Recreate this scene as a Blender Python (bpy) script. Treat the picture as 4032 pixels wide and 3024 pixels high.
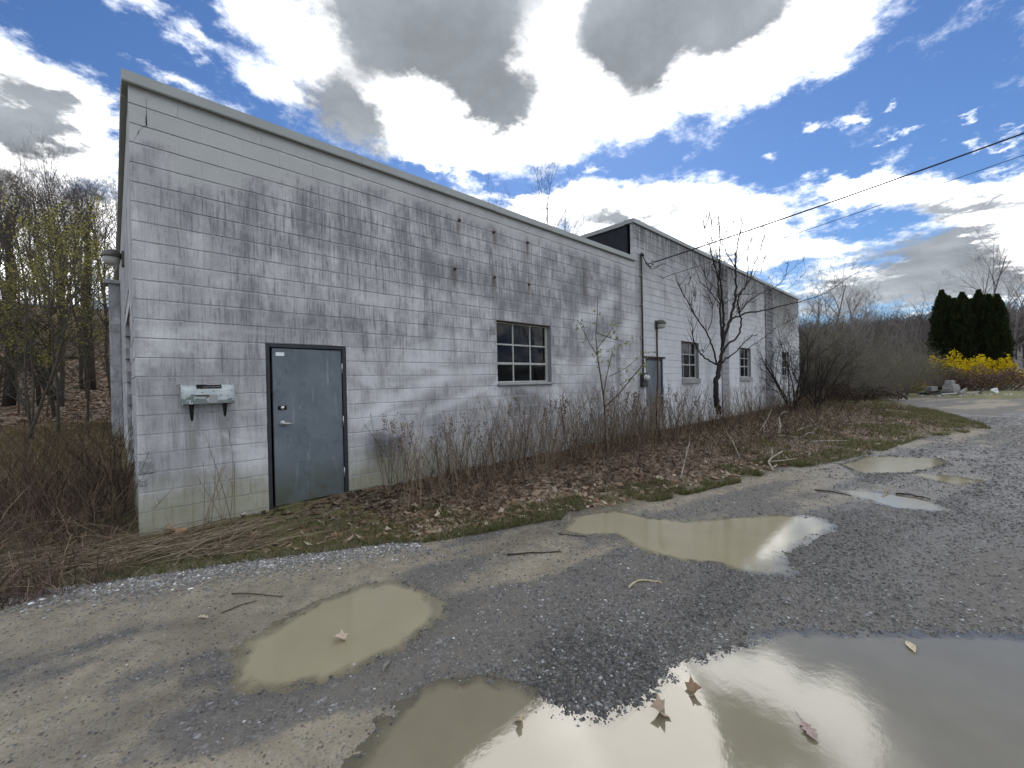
import bpy, math, random
import numpy as np
from math import radians as R_, sin, cos, pi
rng = np.random.default_rng(11); random.seed(5)
S = bpy.context.scene
for o in list(bpy.data.objects): bpy.data.objects.remove(o)
COL = S.collection
# ------------------------------------------------------------------ camera
CP = np.array([0.0, -5.8481, 1.6]); FPX = 1650.0; CX, CY = 2016.0, 1512.0
Fw = np.array([0.68927971, 0.72447048, -0.00600041]); Rt = np.array([0.72424079, -0.68923343, -0.02079813]); Up = np.array([0.01920331, -0.00998999, 0.99976569])
cam = bpy.data.objects.new('camera', bpy.data.cameras.new('camera')); COL.objects.link(cam); S.camera = cam
import mathutils
cam.matrix_world = mathutils.Matrix(((Rt[0], Up[0], -Fw[0], CP[0]), (Rt[1], Up[1], -Fw[1], CP[1]), (Rt[2], Up[2], -Fw[2], CP[2]), (0, 0, 0, 1)))
cam.data.sensor_width = 36; cam.data.lens = 36 * FPX / 4032; cam.data.clip_start = 0.05; cam.data.clip_end = 3000

def ray(x, y): return Fw * FPX + Rt * (x - CX) - Up * (y - CY)
def wall_pt(x, y, Y=0.0):                       # photo point -> point on the vertical plane at depth Y
    r = ray(x, y); t = (Y - CP[1]) / r[1]; return CP + r * t
def azel(x, y):
    r = ray(x, y); r = r / np.linalg.norm(r); return math.atan2(r[1], r[0]), math.asin(r[2])

# ------------------------------------------------------------------ node helper
class NT:
    def __init__(s, tree): s.t = tree; s.n = tree.nodes; s.l = tree.links
    def put(s, sock, v):
        if isinstance(v, bpy.types.NodeSocket): s.l.new(v, sock)
        elif v is not None:
            if hasattr(sock.default_value, '__len__') and not hasattr(v, '__len__'): v = (v,) * len(sock.default_value)
            if hasattr(sock.default_value, '__len__') and len(sock.default_value) == 4 and len(v) == 3: v = (*v, 1)
            sock.default_value = v
    def nd(s, ty, ins=None, **kw):
        n = s.n.new(ty)
        for k, v in kw.items(): setattr(n, k, v)
        for k, v in (ins or {}).items(): s.put(n.inputs[k], v)
        return n
    def m(s, op, a, b=None, c=None, clamp=False):
        n = s.nd('ShaderNodeMath', operation=op, use_clamp=clamp); s.put(n.inputs[0], a); s.put(n.inputs[1], b); s.put(n.inputs[2], c); return n.outputs[0]
    def mr(s, v, a, b, c=0.0, d=1.0, sm=True):
        n = s.nd('ShaderNodeMapRange', interpolation_type='SMOOTHSTEP' if sm else 'LINEAR'); n.clamp = True
        for k, x in zip(('Value', 'From Min', 'From Max', 'To Min', 'To Max'), (v, a, b, c, d)): s.put(n.inputs[k], x)
        return n.outputs[0]
    def mix(s, f, a, b, bt='MIX'):
        n = s.nd('ShaderNodeMix', data_type='RGBA', blend_type=bt); s.put(n.inputs[0], f); s.put(n.inputs[6], a); s.put(n.inputs[7], b); return n.outputs[2]
    def noise(s, vec, scale, detail=4, rough=.55, dist=0.0, col=False):
        n = s.nd('ShaderNodeTexNoise', {'Vector': vec, 'Scale': scale, 'Detail': detail, 'Roughness': rough, 'Distortion': dist}); return n.outputs[1 if col else 0]
    def map(s, vec, sc=(1, 1, 1), lo=(0, 0, 0), ro=(0, 0, 0), ty='POINT'):
        n = s.nd('ShaderNodeMapping', {'Vector': vec, 'Scale': sc, 'Location': lo, 'Rotation': ro}, vector_type=ty); return n.outputs[0]
    def vor(s, vec, scale, feat='F1', out=0): return s.nd('ShaderNodeTexVoronoi', {'Vector': vec, 'Scale': scale}, feature=feat).outputs[out]
    def attr(s, name, out='Color'): return s.nd('ShaderNodeAttribute', attribute_name=name).outputs[out]
    def xyz(s, v): return s.nd('ShaderNodeSeparateXYZ', {0: v}).outputs
    def com(s, x, y, z): 
        n = s.nd('ShaderNodeCombineXYZ'); s.put(n.inputs[0], x); s.put(n.inputs[1], y); s.put(n.inputs[2], z); return n.outputs[0]
    def bump(s, h, st, dist=.01, nrm=None):
        n = s.nd('ShaderNodeBump', {'Height': h, 'Strength': st, 'Distance': dist})
        if nrm is not None: s.put(n.inputs['Normal'], nrm)
        return n.outputs[0]

# ------------------------------------------------------------------ world: sky with broken backlit cloud
SUN_AZ, SUN_EL = R_(37.0), R_(41.0)
W = bpy.data.worlds.new('World'); S.world = W; W.use_nodes = True
w = NT(W.node_tree); w.n.clear()
sky = w.nd('ShaderNodeTexSky', sky_type='NISHITA', sun_disc=False, sun_elevation=SUN_EL, sun_rotation=pi / 2 - SUN_AZ, altitude=300, air_density=1.3, dust_density=.25, ozone_density=3.0)
D = w.nd('ShaderNodeTexCoord').outputs['Generated']
dx, dy, dz = w.xyz(D)
# cloud layer coordinates: direction projected on a flat layer high above
den = w.m('ADD', w.m('MAXIMUM', dz, 0.0), .16)
pc = w.com(w.m('DIVIDE', dx, den), w.m('DIVIDE', dy, den), 0.0)
warp = w.noise(pc, 1.7, 6, .6, col=True)
az = w.m('ARCTAN2', dy, dx); el = w.m('ARCSINE', dz)
wx, wy, _ = w.xyz(warp)
wf = w.noise(pc, 9.0, 7, .65, col=True); fx, fy, _ = w.xyz(wf)
ae = w.com(w.m('ADD', w.m('MULTIPLY_ADD', wx, .22, -.11), w.m('ADD', az, w.m('MULTIPLY_ADD', fx, .11, -.055))),
           w.m('ADD', w.m('MULTIPLY_ADD', wy, .16, -.08), w.m('ADD', el, w.m('MULTIPLY_ADD', fy, .085, -.0425))), 0.0)
K = 4032 / 2212
def blobs(lst):
    tot = None
    for (x, y, rx, ry, rot, amp) in lst:
        c = np.array(azel(x * K, y * K)); a = R_(rot)
        e1 = np.array(azel((x + rx * cos(a)) * K, (y + rx * sin(a)) * K)) - c
        e2 = np.array(azel((x - ry * sin(a)) * K, (y + ry * cos(a)) * K)) - c
        q = w.map(ae, (np.linalg.norm(e1) * 1.6, np.linalg.norm(e2) * 1.6, 1), (c[0], c[1], 0), (0, 0, math.atan2(e1[1], e1[0])), 'TEXTURE')
        v = w.m('MULTIPLY', w.nd('ShaderNodeTexGradient', {0: q}, gradient_type='SPHERICAL').outputs[1], amp)
        tot = v if tot is None else w.m('ADD', tot, v)
    return tot
CLOUDS = [(960, 30, 420, 170, 10, 1.2), (1120, 180, 330, 130, 0, 1.2), (1420, 70, 330, 140, -12, 1.2), (830, 230, 210, 90, 20, 1.0), (1760, 40, 210, 80, -25, 1.0), (1640, 120, 160, 70, -25, .9),
          (620, 190, 130, 35, 25, .8), (560, 20, 90, 45, 30, .8), (420, 90, 75, 26, 30, .75), (290, 8, 70, 25, 10, .8), (375, 168, 70, 18, 12, .7), (1000, 290, 200, 45, 5, .8),
          (70, 210, 120, 80, 5, 1.0), (60, 300, 190, 60, 0, 1.0), (170, 260, 70, 70, 0, .8), (-160, 180, 200, 110, 0, 1.0), (60, 430, 260, 110, 0, 1.0), (200, 520, 160, 90, 0, .9), (40, 600, 260, 120, 0, .9),
          (1050, 403, 50, 13, 0, .8), (1270, 370, 32, 11, 0, .8), (995, 380, 26, 10, 0, .7), (960, 340, 70, 16, 10, .6), (1200, 402, 70, 18, -5, .9), (1130, 418, 26, 16, 0, .8),
          (1260, 445, 160, 36, 0, 1.0), (1430, 455, 150, 55, 0, 1.1), (1600, 480, 120, 50, 0, 1.0), (1560, 550, 200, 40, 0, 1.0), (1700, 560, 120, 22, 0, .8), (1330, 500, 260, 60, 0, .9),
          (1900, 352, 52, 26, -10, .8), (1810, 395, 120, 26, -8, .9), (1960, 420, 220, 40, 5, 1.0), (2140, 440, 150, 60, 0, 1.0), (2080, 530, 220, 45, -8, 1.0), (1960, 600, 260, 36, -6, 1.0), (2130, 620, 180, 60, 0, 1.0), (1830, 640, 200, 40, 0, .9),
          (1665, 330, 24, 14, 0, .75), (1760, 258, 26, 13, -15, .75), (1840, 237, 34, 9, -15, .7), (1925, 200, 24, 9, -15, .7), (1968, 266, 26, 9, -15, .7), (2070, 252, 30, 9, -15, .7), (2145, 280, 26, 13, 0, .7),
          (2330, 480, 200, 120, 0, 1.0), (1100, -160, 700, 180, 0, 1.2)]
GREY = [(2010, 545, 240, 34, -6, .6), (1800, 612, 160, 24, -8, .5), (2140, 600, 160, 34, 0, .6), (1010, 100, 190, 120, 15, 1.2), (850, 40, 200, 90, 20, 1.0), (760, 190, 100, 60, 20, .9), (740, 270, 110, 50, 15, .9), (1090, 235, 70, 45, 0, .8), (1380, 130, 110, 95, 0, 1.1), (1450, 50, 180, 70, -10, 1.0), (1640, 45, 110, 55, -25, .9),
        (60, 262, 120, 50, 5, 1.0), (150, 240, 60, 40, 0, .5), (1390, 478, 170, 26, 0, .9), (1560, 575, 150, 18, 0, .6), (2080, 452, 150, 30, 0, .9), (2060, 560, 190, 26, -6, .7), (2020, 620, 220, 28, -4, 1.0), (1830, 655, 160, 24, 0, .9), (1100, -160, 500, 150, 0, .8), (-160, 200, 160, 80, 0, .8)]
n1 = w.noise(pc, 4.2, 10, .70); n2 = w.noise(pc, .55, 3, .5); n3 = w.noise(pc, 1.6, 5, .5)
vdot = w.nd('ShaderNodeVectorMath', {0: D, 1: tuple(Fw)}, operation='DOT_PRODUCT').outputs['Value']
out_w = w.mr(vdot, .62, .36)                        # beyond the photographed part the same broken cloud goes on
lowfade = w.mr(el, -.02, .10, .35, 1.0)
cov = w.m('ADD', w.m('MULTIPLY', blobs(CLOUDS), w.m('SUBTRACT', 1.0, out_w)), w.m('MULTIPLY', out_w, w.mr(n2, .38, .60, .12, .85)))
dens = w.m('ADD', w.m('SUBTRACT', cov, .42), w.m('MULTIPLY_ADD', n1, 3.0, -1.5))
ca = w.mr(dens, -.30, .62)
gcov = w.m('ADD', w.m('MULTIPLY', blobs(GREY), w.m('SUBTRACT', 1.0, out_w)), w.m('MULTIPLY', out_w, w.mr(n2, .52, .72, .05, .7)))
gd = w.m('ADD', gcov, w.m('MULTIPLY_ADD', n3, 1.1, -.55))
ga = w.mr(gd, -.05, .75)
gshade = w.m('MULTIPLY', w.mr(n3, .32, .68, .78, 1.35), w.mr(n1, .3, .7, .88, 1.12))
white = w.mix(w.mr(dens, .1, .9), (1.0, 1.04, 1.1), (2.5, 2.5, 2.5))
grey = w.nd('ShaderNodeVectorMath', {0: (.235, .255, .28)}, operation='SCALE'); w.put(grey.inputs['Scale'], gshade)
cl = w.mix(ga, white, grey.outputs[0])
SKYS = .1
clb = w.nd('ShaderNodeVectorMath', {0: cl}, operation='SCALE'); clb.inputs['Scale'].default_value = 1 / SKYS
skyc = w.mix(1.0, sky.outputs[0], (.34, .445, .62), 'MULTIPLY')
fin = w.mix(ca, skyc, clb.outputs[0])
bg = w.nd('ShaderNodeBackground', {'Color': fin, 'Strength': SKYS})
w.l.new(bg.outputs[0], w.nd('ShaderNodeOutputWorld').inputs[0])
W.cycles.sampling_method = 'MANUAL'; W.cycles.sample_map_resolution = 512
# sun behind thin cloud, ahead of the camera: soft
sl = bpy.data.lights.new('sun', 'SUN'); sl.energy = 0.5; sl.angle = R_(26); sl.color = (1, .95, .88)
so = bpy.data.objects.new('sun', sl); COL.objects.link(so)
sd = mathutils.Vector((cos(SUN_AZ) * cos(SUN_EL), sin(SUN_AZ) * cos(SUN_EL), sin(SUN_EL)))
so.rotation_euler = sd.to_track_quat('Z', 'Y').to_euler(); so.location = (20, 20, 30)
S.view_settings.view_transform = 'Standard'; S.view_settings.look = 'None'; S.view_settings.gamma = 1; S.view_settings.use_curve_mapping = False
S.view_settings.exposure = 0.70
S.render.engine = 'CYCLES'
S.cycles.max_bounces = 6; S.cycles.transparent_max_bounces = 12

# ------------------------------------------------------------------ mesh helpers
ORG = {}
class MB:
    def __init__(s): s.V = []; s.F = {3: [], 4: []}; s.C = []; s.n = 0; s.N = []
    def add(s, v, f, c=(1, 1, 1)):
        v = np.asarray(v, float).reshape(-1, 3); f = np.asarray(f, int)
        if len(f) == 0: return
        s.F.setdefault(f.shape[1], []).append(f + s.n); s.V.append(v); s.n += len(v)
        c = np.asarray(c, float)
        s.C.append(np.broadcast_to(c, (len(v), 3)) if c.ndim == 1 else c)
    def poly(s, pts, c=(1, 1, 1)):
        pts = np.asarray(pts, float); n = len(pts)
        s.F.setdefault(n, []).append(np.arange(n)[None] + s.n); s.V.append(pts); s.n += n; s.C.append(np.broadcast_to(np.asarray(c, float), (n, 3)))
    def box(s, a, b, c=(1, 1, 1)):
        x0, y0, z0 = a; x1, y1, z1 = b
        v = [(x0, y0, z0), (x1, y0, z0), (x1, y1, z0), (x0, y1, z0), (x0, y0, z1), (x1, y0, z1), (x1, y1, z1), (x0, y1, z1)]
        s.add(v, [(0, 3, 2, 1), (4, 5, 6, 7), (0, 1, 5, 4), (1, 2, 6, 5), (2, 3, 7, 6), (3, 0, 4, 7)], c)
    def bbox(s, a, b, ch=.006, c=(1, 1, 1)):       # box with chamfered edges
        a = np.array(a, float); b = np.array(b, float); m = (a + b) / 2; h = (b - a) / 2; ch = min(ch, h.min() * .6)
        vs = []; 
        for i in range(3):
            for sgn in (-1, 1):
                j, k = (i + 1) % 3, (i + 2) % 3
                for (p, q) in ((-1, -1), (1, -1), (1, 1), (-1, 1)):
                    v = np.zeros(3); v[i] = sgn * h[i]; v[j] = p * (h[j] - ch); v[k] = q * (h[k] - ch); vs.append(m + v)
        import itertools
        vs = np.array(vs); idx = {}
        def vid(i, sgn, p): # face axis i, sign sgn, corner signs p (3-vector)
            j, k = (i + 1) % 3, (i + 2) % 3
            o = [(-1, -1), (1, -1), (1, 1), (-1, 1)].index((p[j], p[k])); return i * 8 + (0 if sgn < 0 else 4) + o
        q4 = []; t3 = []
        for i in range(3):
            for sgn in (0, 4):
                f = [i * 8 + sgn + k for k in range(4)]; q4.append(f if sgn else f[::-1])
        for i in range(3):
            for j in range(i + 1, 3):
                k = 3 - i - j
                for si in (-1, 1):
                    for sj in (-1, 1):
                        p = [0, 0, 0]; p[i] = si; p[j] = sj; pm = p[:]; pm[k] = -1; pp = p[:]; pp[k] = 1
                        q4.append([vid(i, si, pm), vid(j, sj, pm), vid(j, sj, pp), vid(i, si, pp)])
        for p in itertools.product((-1, 1), repeat=3): t3.append([vid(i, p[i], p) for i in range(3)])
        base = s.n; s.add(vs, q4, c)
        s.F[3].append(np.array(t3) + base)
    def tube(s, P, r, n=6, c=(1, 1, 1), cap=True):
        P = np.asarray(P, float); m = len(P); r = np.broadcast_to(np.asarray(r, float), (m,))
        T = np.gradient(P, axis=0); T /= np.linalg.norm(T, axis=1)[:, None] + 1e-9
        ref = np.array([0, 0, 1.]) if abs(T[0][2]) < .9 else np.array([1., 0, 0])
        A = np.cross(T, ref); A /= np.linalg.norm(A, axis=1)[:, None] + 1e-9
        for i in range(1, m):
            if (A[i] * A[i - 1]).sum() < 0: A[i] = -A[i]
        B = np.cross(T, A); th = np.arange(n) * 2 * pi / n
        V = P[:, None] + r[:, None, None] * (A[:, None] * np.cos(th)[None, :, None] + B[:, None] * np.sin(th)[None, :, None])
        i = np.arange(m - 1)[:, None] * n; k = np.arange(n)[None]; k2 = (k + 1) % n
        f = np.stack([i + k, i + k2, i + n + k2, i + n + k], -1).reshape(-1, 4)
        base = s.n; s.add(V.reshape(-1, 3), f, c)
        if cap and n >= 3:
            s.F.setdefault(n, []).append(np.array([np.arange(n)[::-1], np.arange(n) + (m - 1) * n]) + base)
    def prisms(s, A, B, ra, rb, c):               # many 3-sided twigs at once
        A = np.asarray(A, float); B = np.asarray(B, float); m = len(A)
        if m == 0: return
        T = B - A; T = T / (np.linalg.norm(T, axis=1)[:, None] + 1e-9)
        ref = np.where(np.abs(T[:, 2:3]) < .9, [[0, 0, 1.]], [[1., 0, 0]]); X = np.cross(T, ref); X /= np.linalg.norm(X, axis=1)[:, None] + 1e-9; Y = np.cross(T, X)
        th = np.arange(3) * 2 * pi / 3
        o = X[:, None] * np.cos(th)[None, :, None] + Y[:, None] * np.sin(th)[None, :, None]
        ra = np.broadcast_to(np.asarray(ra, float), (m,)); rb = np.broadcast_to(np.asarray(rb, float), (m,))
        V = np.concatenate([A[:, None] + o * ra[:, None, None], B[:, None] + o * rb[:, None, None]], 1)
        f0 = np.array([(0, 1, 4, 3), (1, 2, 5, 4), (2, 0, 3, 5)])
        F = (np.arange(m)[:, None, None] * 6 + f0[None]).reshape(-1, 4)
        c = np.asarray(c, float); c = np.repeat(c, 6, 0) if c.ndim == 2 else c
        s.add(V.reshape(-1, 3), F, c)
    def quads(s, P, U, Vv, c):                    # many quads: centre, half axes
        m = len(P)
        if m == 0: return
        V = np.stack([P - U - Vv, P + U - Vv, P + U + Vv, P - U + Vv], 1).reshape(-1, 3)
        c = np.asarray(c, float); c = np.repeat(c, 4, 0) if c.ndim == 2 else c
        s.add(V, np.arange(m * 4).reshape(-1, 4), c)
    def leaves(s, P, U, Vv, c):                   # pointed folded leaf: 2 tris x2 around a midrib
        m = len(P)
        if m == 0: return
        N = np.cross(U, Vv); N /= np.linalg.norm(N, axis=1)[:, None] + 1e-9; hh = np.linalg.norm(U, axis=1)[:, None] * .5
        V = np.stack([P - Vv, P + U * 1 + N * hh, P + Vv, P - U + N * hh], 1).reshape(-1, 3)
        b = np.arange(m)[:, None, None] * 4; f = (b + np.array([(0, 1, 2), (0, 2, 3)])[None]).reshape(-1, 3)
        c = np.asarray(c, float); c = np.repeat(c, 4, 0) if c.ndim == 2 else c
        s.add(V, f, c)
    def mesh(s, name, mt, off=None, smooth=False):
        me = bpy.data.meshes.new(name)
        V = np.concatenate(s.V) if s.V else np.zeros((0, 3)); C = np.concatenate(s.C) if s.C else np.zeros((0, 3))
        if off is not None: V = V - off
        loops = []; starts = []; pos = 0
        for k, L in s.F.items():
            if not L: continue
            f = np.concatenate(L); loops.append(f.ravel()); starts.append(pos + np.arange(len(f)) * k); pos += f.size
        if loops:
            loops = np.concatenate(loops); starts = np.concatenate(starts)
            me.vertices.add(len(V)); me.vertices.foreach_set('co', V.ravel())
            me.loops.add(len(loops)); me.loops.foreach_set('vertex_index', loops.astype(np.int32))
            me.polygons.add(len(starts)); me.polygons.foreach_set('loop_start', starts.astype(np.int32))
            me.polygons.foreach_set('use_smooth', np.full(len(starts), bool(smooth)))
            me.update(calc_edges=True)
            at = me.color_attributes.new('col', 'FLOAT_COLOR', 'POINT'); at.data.foreach_set('color', np.concatenate([C, np.ones((len(C), 1))], 1).ravel())
        me.materials.append(mt); return me
    def build(s, name, mt, parent=None, smooth=False, org=None):
        if parent is not None: off = ORG[parent.name_full]
        else:
            V = np.concatenate(s.V); off = np.array(org) if org is not None else np.array([V[:, 0].mean(), V[:, 1].mean(), V[:, 2].min()])
        o = bpy.data.objects.new(name, s.mesh(name, mt, off, smooth)); COL.objects.link(o)
        if parent is not None: o.parent = parent
        else: o.location = off
        ORG[o.name_full] = off
        return o
def tag(o, label=None, cat=None, group=None, kind=None):
    if label: o['label'] = label
    if cat: o['category'] = cat
    if group: o['group'] = group
    if kind: o['kind'] = kind
    return o
def thing(name, label, cat, loc=(0, 0, 0), group=None):
    o = bpy.data.objects.new(name, None); COL.objects.link(o); o.location = loc; o.empty_display_size = .2
    ORG[o.name_full] = np.array(loc, float); return tag(o, label, cat, group)
def dup(root, loc, rz=0, sc=1.0, label=None, group=None, tilt=(0, 0)):
    def rec(o, par):
        c = o.copy(); COL.objects.link(c)
        if par is not None: c.parent = par
        for ch in KIDS.get(o.name_full, []): rec(ch, c)
        return c
    c = rec(root, None); c.location = loc; c.rotation_euler = (tilt[0], tilt[1], rz); c.scale = (sc,) * 3 if np.isscalar(sc) else sc
    if label: c['label'] = label
    if group: c['group'] = group
    return c
KIDS = {}
def kids(root):
    KIDS[root.name_full] = [o for o in root.children]
    for o in root.children: kids(o)

# ------------------------------------------------------------------ noise on arrays
def _h(ix, iy, s): 
    v = np.sin(ix * 127.1 + iy * 311.7 + s * 74.7) * 43758.5453; return v - np.floor(v)
def vn(x, y, sc, seed=0):
    x = np.asarray(x, float) * sc; y = np.asarray(y, float) * sc; ix = np.floor(x); iy = np.floor(y); fx = x - ix; fy = y - iy
    fx = fx * fx * (3 - 2 * fx); fy = fy * fy * (3 - 2 * fy)
    a = _h(ix, iy, seed); b = _h(ix + 1, iy, seed); c = _h(ix, iy + 1, seed); d = _h(ix + 1, iy + 1, seed)
    return (a * (1 - fx) + b * fx) * (1 - fy) + (c * (1 - fx) + d * fx) * fy
def fbm(x, y, sc, oct=4, seed=0):
    t = 0; a = .5; n = 0
    for i in range(oct): t = t + a * vn(x, y, sc * 2 ** i, seed + i * 7); n += a; a *= .5
    return t / n
def ss(a, b, x): t = np.clip((np.asarray(x, float) - a) / (b - a), 0, 1); return t * t * (3 - 2 * t)

# ------------------------------------------------------------------ terrain
def gp(x, y, z=0.0):                              # photo (2212 wide) point on the level ground
    r = ray(x * K, y * K); t = (z - CP[2]) / r[2]; p = CP + r * t; return p[:2]
VERGE = np.array([gp(x / K, y / K) for x, y in [(0, 2332), (475, 2271), (1017, 2197), (1500, 2136), (1662, 2124), (2313, 2019), (2600, 1959), (2859, 1898), (3118, 1839), (3344, 1807), (3603, 1729), (3894, 1684)]])
VX = np.concatenate([[-60, -8, -3], VERGE[:, 0], [25, 40, 80, 300]]); VY = np.concatenate([[-1.0, -.75, -.8], VERGE[:, 1], [-5.2, -1.5, -2, -2]])
def yv(x): return np.interp(x, VX, VY)
def gz(x, y):
    x = np.asarray(x, float); y = np.asarray(y, float)
    d = y - yv(x) + .25 * (fbm(x, y, 1.3, 3, 3) - .5)
    z = .09 * ss(0, 2.0, d) + .025 * (fbm(x, y, .35, 3, 9) - .5) * 2
    hl = np.interp(y, [0, 6, 12, 20, 30, 40, 50, 70, 900], [0, .15, .5, 1.5, 4.6, 7.6, 9.2, 10.2, 10.5])
    z = z + hl * (1 - ss(14, 34, x)) + .35 * ss(8, 20, y) * (1 - ss(14, 34, x)) * (fbm(x, y, .3, 3, 21) - .5)
    z = z + np.interp(x + .15 * y, [0, 27, 36, 46, 60, 80, 110, 160, 250, 900], [0, 0, .03, .10, .25, 1.1, 3.8, 9, 16, 20]) * (ss(14, 34, x))
    return z
def hit(px, py, up=0.0):                          # photo (2212 wide) point -> terrain
    r = ray(px * K, py * K); r = r / np.linalg.norm(r)
    for t in np.concatenate([np.arange(1, 60, .05), np.arange(60, 400, .5)]):
        p = CP + r * t
        if p[2] <= gz(p[0], p[1]) + up: return p
    return p
PUD = dict(
 P1=[(520, 1440), (545, 1395), (620, 1340), (700, 1300), (790, 1268), (850, 1258), (910, 1280), (940, 1315), (920, 1345), (860, 1390), (760, 1430), (650, 1465), (590, 1478), (540, 1470)],
 P2=[(700, 1750), (780, 1659), (830, 1590), (870, 1530), (930, 1490), (1040, 1470), (1140, 1500), (1165, 1535), (1250, 1562), (1310, 1560), (1400, 1510), (1500, 1440), (1620, 1390), (1700, 1370), (1850, 1372), (2060, 1370), (2212, 1380), (2700, 1420), (2700, 2000), (700, 2000)],
 P4=[(1225, 1145), (1250, 1112), (1330, 1103), (1400, 1118), (1500, 1128), (1600, 1116), (1690, 1113), (1760, 1118), (1800, 1132), (1730, 1165), (1665, 1190), (1690, 1235), (1620, 1232), (1560, 1212), (1480, 1205), (1400, 1185), (1330, 1150), (1260, 1152)],
 P5=[(1820, 1003), (1890, 985), (2020, 988), (2040, 1000), (1970, 1018), (1860, 1020)], P6=[(1830, 1060), (1900, 1063), (1990, 1078), (2040, 1100), (1930, 1092)], P7=[(1975, 1024), (2040, 1026), (2115, 1036), (2060, 1043)],
 P8=[(2060, 893), (2120, 903), (2140, 918), (2212, 924), (2330, 940), (2320, 950), (2212, 938), (2150, 930), (2120, 912)], P9=[(1700, 1130), (1780, 1120), (1805, 1130), (1730, 1175), (1700, 1225), (1650, 1235), (1640, 1200)])
PUD = {k: np.array([gp(x, y) for x, y in v]) for k, v in PUD.items() if k not in ('P8', 'P9')}
def sdf(poly, x, y):                              # signed distance, positive inside
    x = np.asarray(x, float); y = np.asarray(y, float); d2 = np.full(x.shape, 1e9); ins = np.zeros(x.shape, bool)
    n = len(poly)
    for i in range(n):
        a = poly[i]; b = poly[(i + 1) % n]; e = b - a; L = e @ e
        t = np.clip(((x - a[0]) * e[0] + (y - a[1]) * e[1]) / L, 0, 1); d2 = np.minimum(d2, (x - a[0] - t * e[0]) ** 2 + (y - a[1] - t * e[1]) ** 2)
        c = ((a[1] > y) != (b[1] > y)); 
        with np.errstate(divide='ignore', invalid='ignore'): ins ^= c & (x < (b[0] - a[0]) * (y - a[1]) / (b[1] - a[1] + 1e-12) + a[0])
    d = np.sqrt(d2); return np.where(ins, d, -d)
def pud_sd(x, y):
    x = np.asarray(x, float); y = np.asarray(y, float); best = np.full(x.shape, -9.0)
    m = (x > -1) & (x < 32) & (y > -11) & (y < -1)
    if m.any():
        for p in PUD.values():
            best[m] = np.maximum(best[m], sdf(p, x[m], y[m]))
    return best
WL = -.012                                        # water level of the lane puddles
def ruts(x, y):                                   # worn wheel tracks along the lane
    v = y + .27 * x + .10 * np.sin(x * .55) + .06 * (fbm(x, y, 1.2, 2, 71) - .5); t = 0
    for (a, b, wd_) in ((350, 1300, .16), (900, 1215, .15), (1020, 1335, .15), (1900, 1230, .2), (300, 1440, .16)):
        p = gp(a, b); v0 = p[1] + .27 * p[0] + .10 * math.sin(p[0] * .55); t = t + np.exp(-((v - v0) / wd_) ** 2) * (.45 + .9 * (fbm(x, y, .7, 3, 72) - .25))
    return np.clip(t, 0, 1)
def ground(x, y):                                 # full ground height with ruts and puddle hollows
    x = np.asarray(x, float); y = np.asarray(y, float); z = gz(x, y)
    lane = 1 - ss(-.1, .25, y - yv(x))
    z = z + lane * (.014 * (fbm(x, y, 2.2, 4, 5) - .5) + .010 * (fbm(x, y, 9, 3, 6) - .5)) + (1 - lane) * .05 * (fbm(x, y, 3, 4, 8) - .5) - lane * .022 * ruts(x, y)
    sd = pud_sd(x, y); far = np.hypot(x, y + 5.85)
    z = np.where(sd > -1.0, z * ss(.5, 1.0, -sd) + (1 - ss(.5, 1.0, -sd)) * (lane * (  .014 * (fbm(x, y, 2.2, 4, 5) - .5) + .012 * (fbm(x, y, 8, 3, 6) - .5) + .012 * (fbm(x, y, 24, 3, 16) - .5))), z)
    z = z - np.where(sd > -.20, .018 + .045 * ss(-.02, .17, sd) - .018 * ss(0.0, .20, -sd), 0)
    return z
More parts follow.
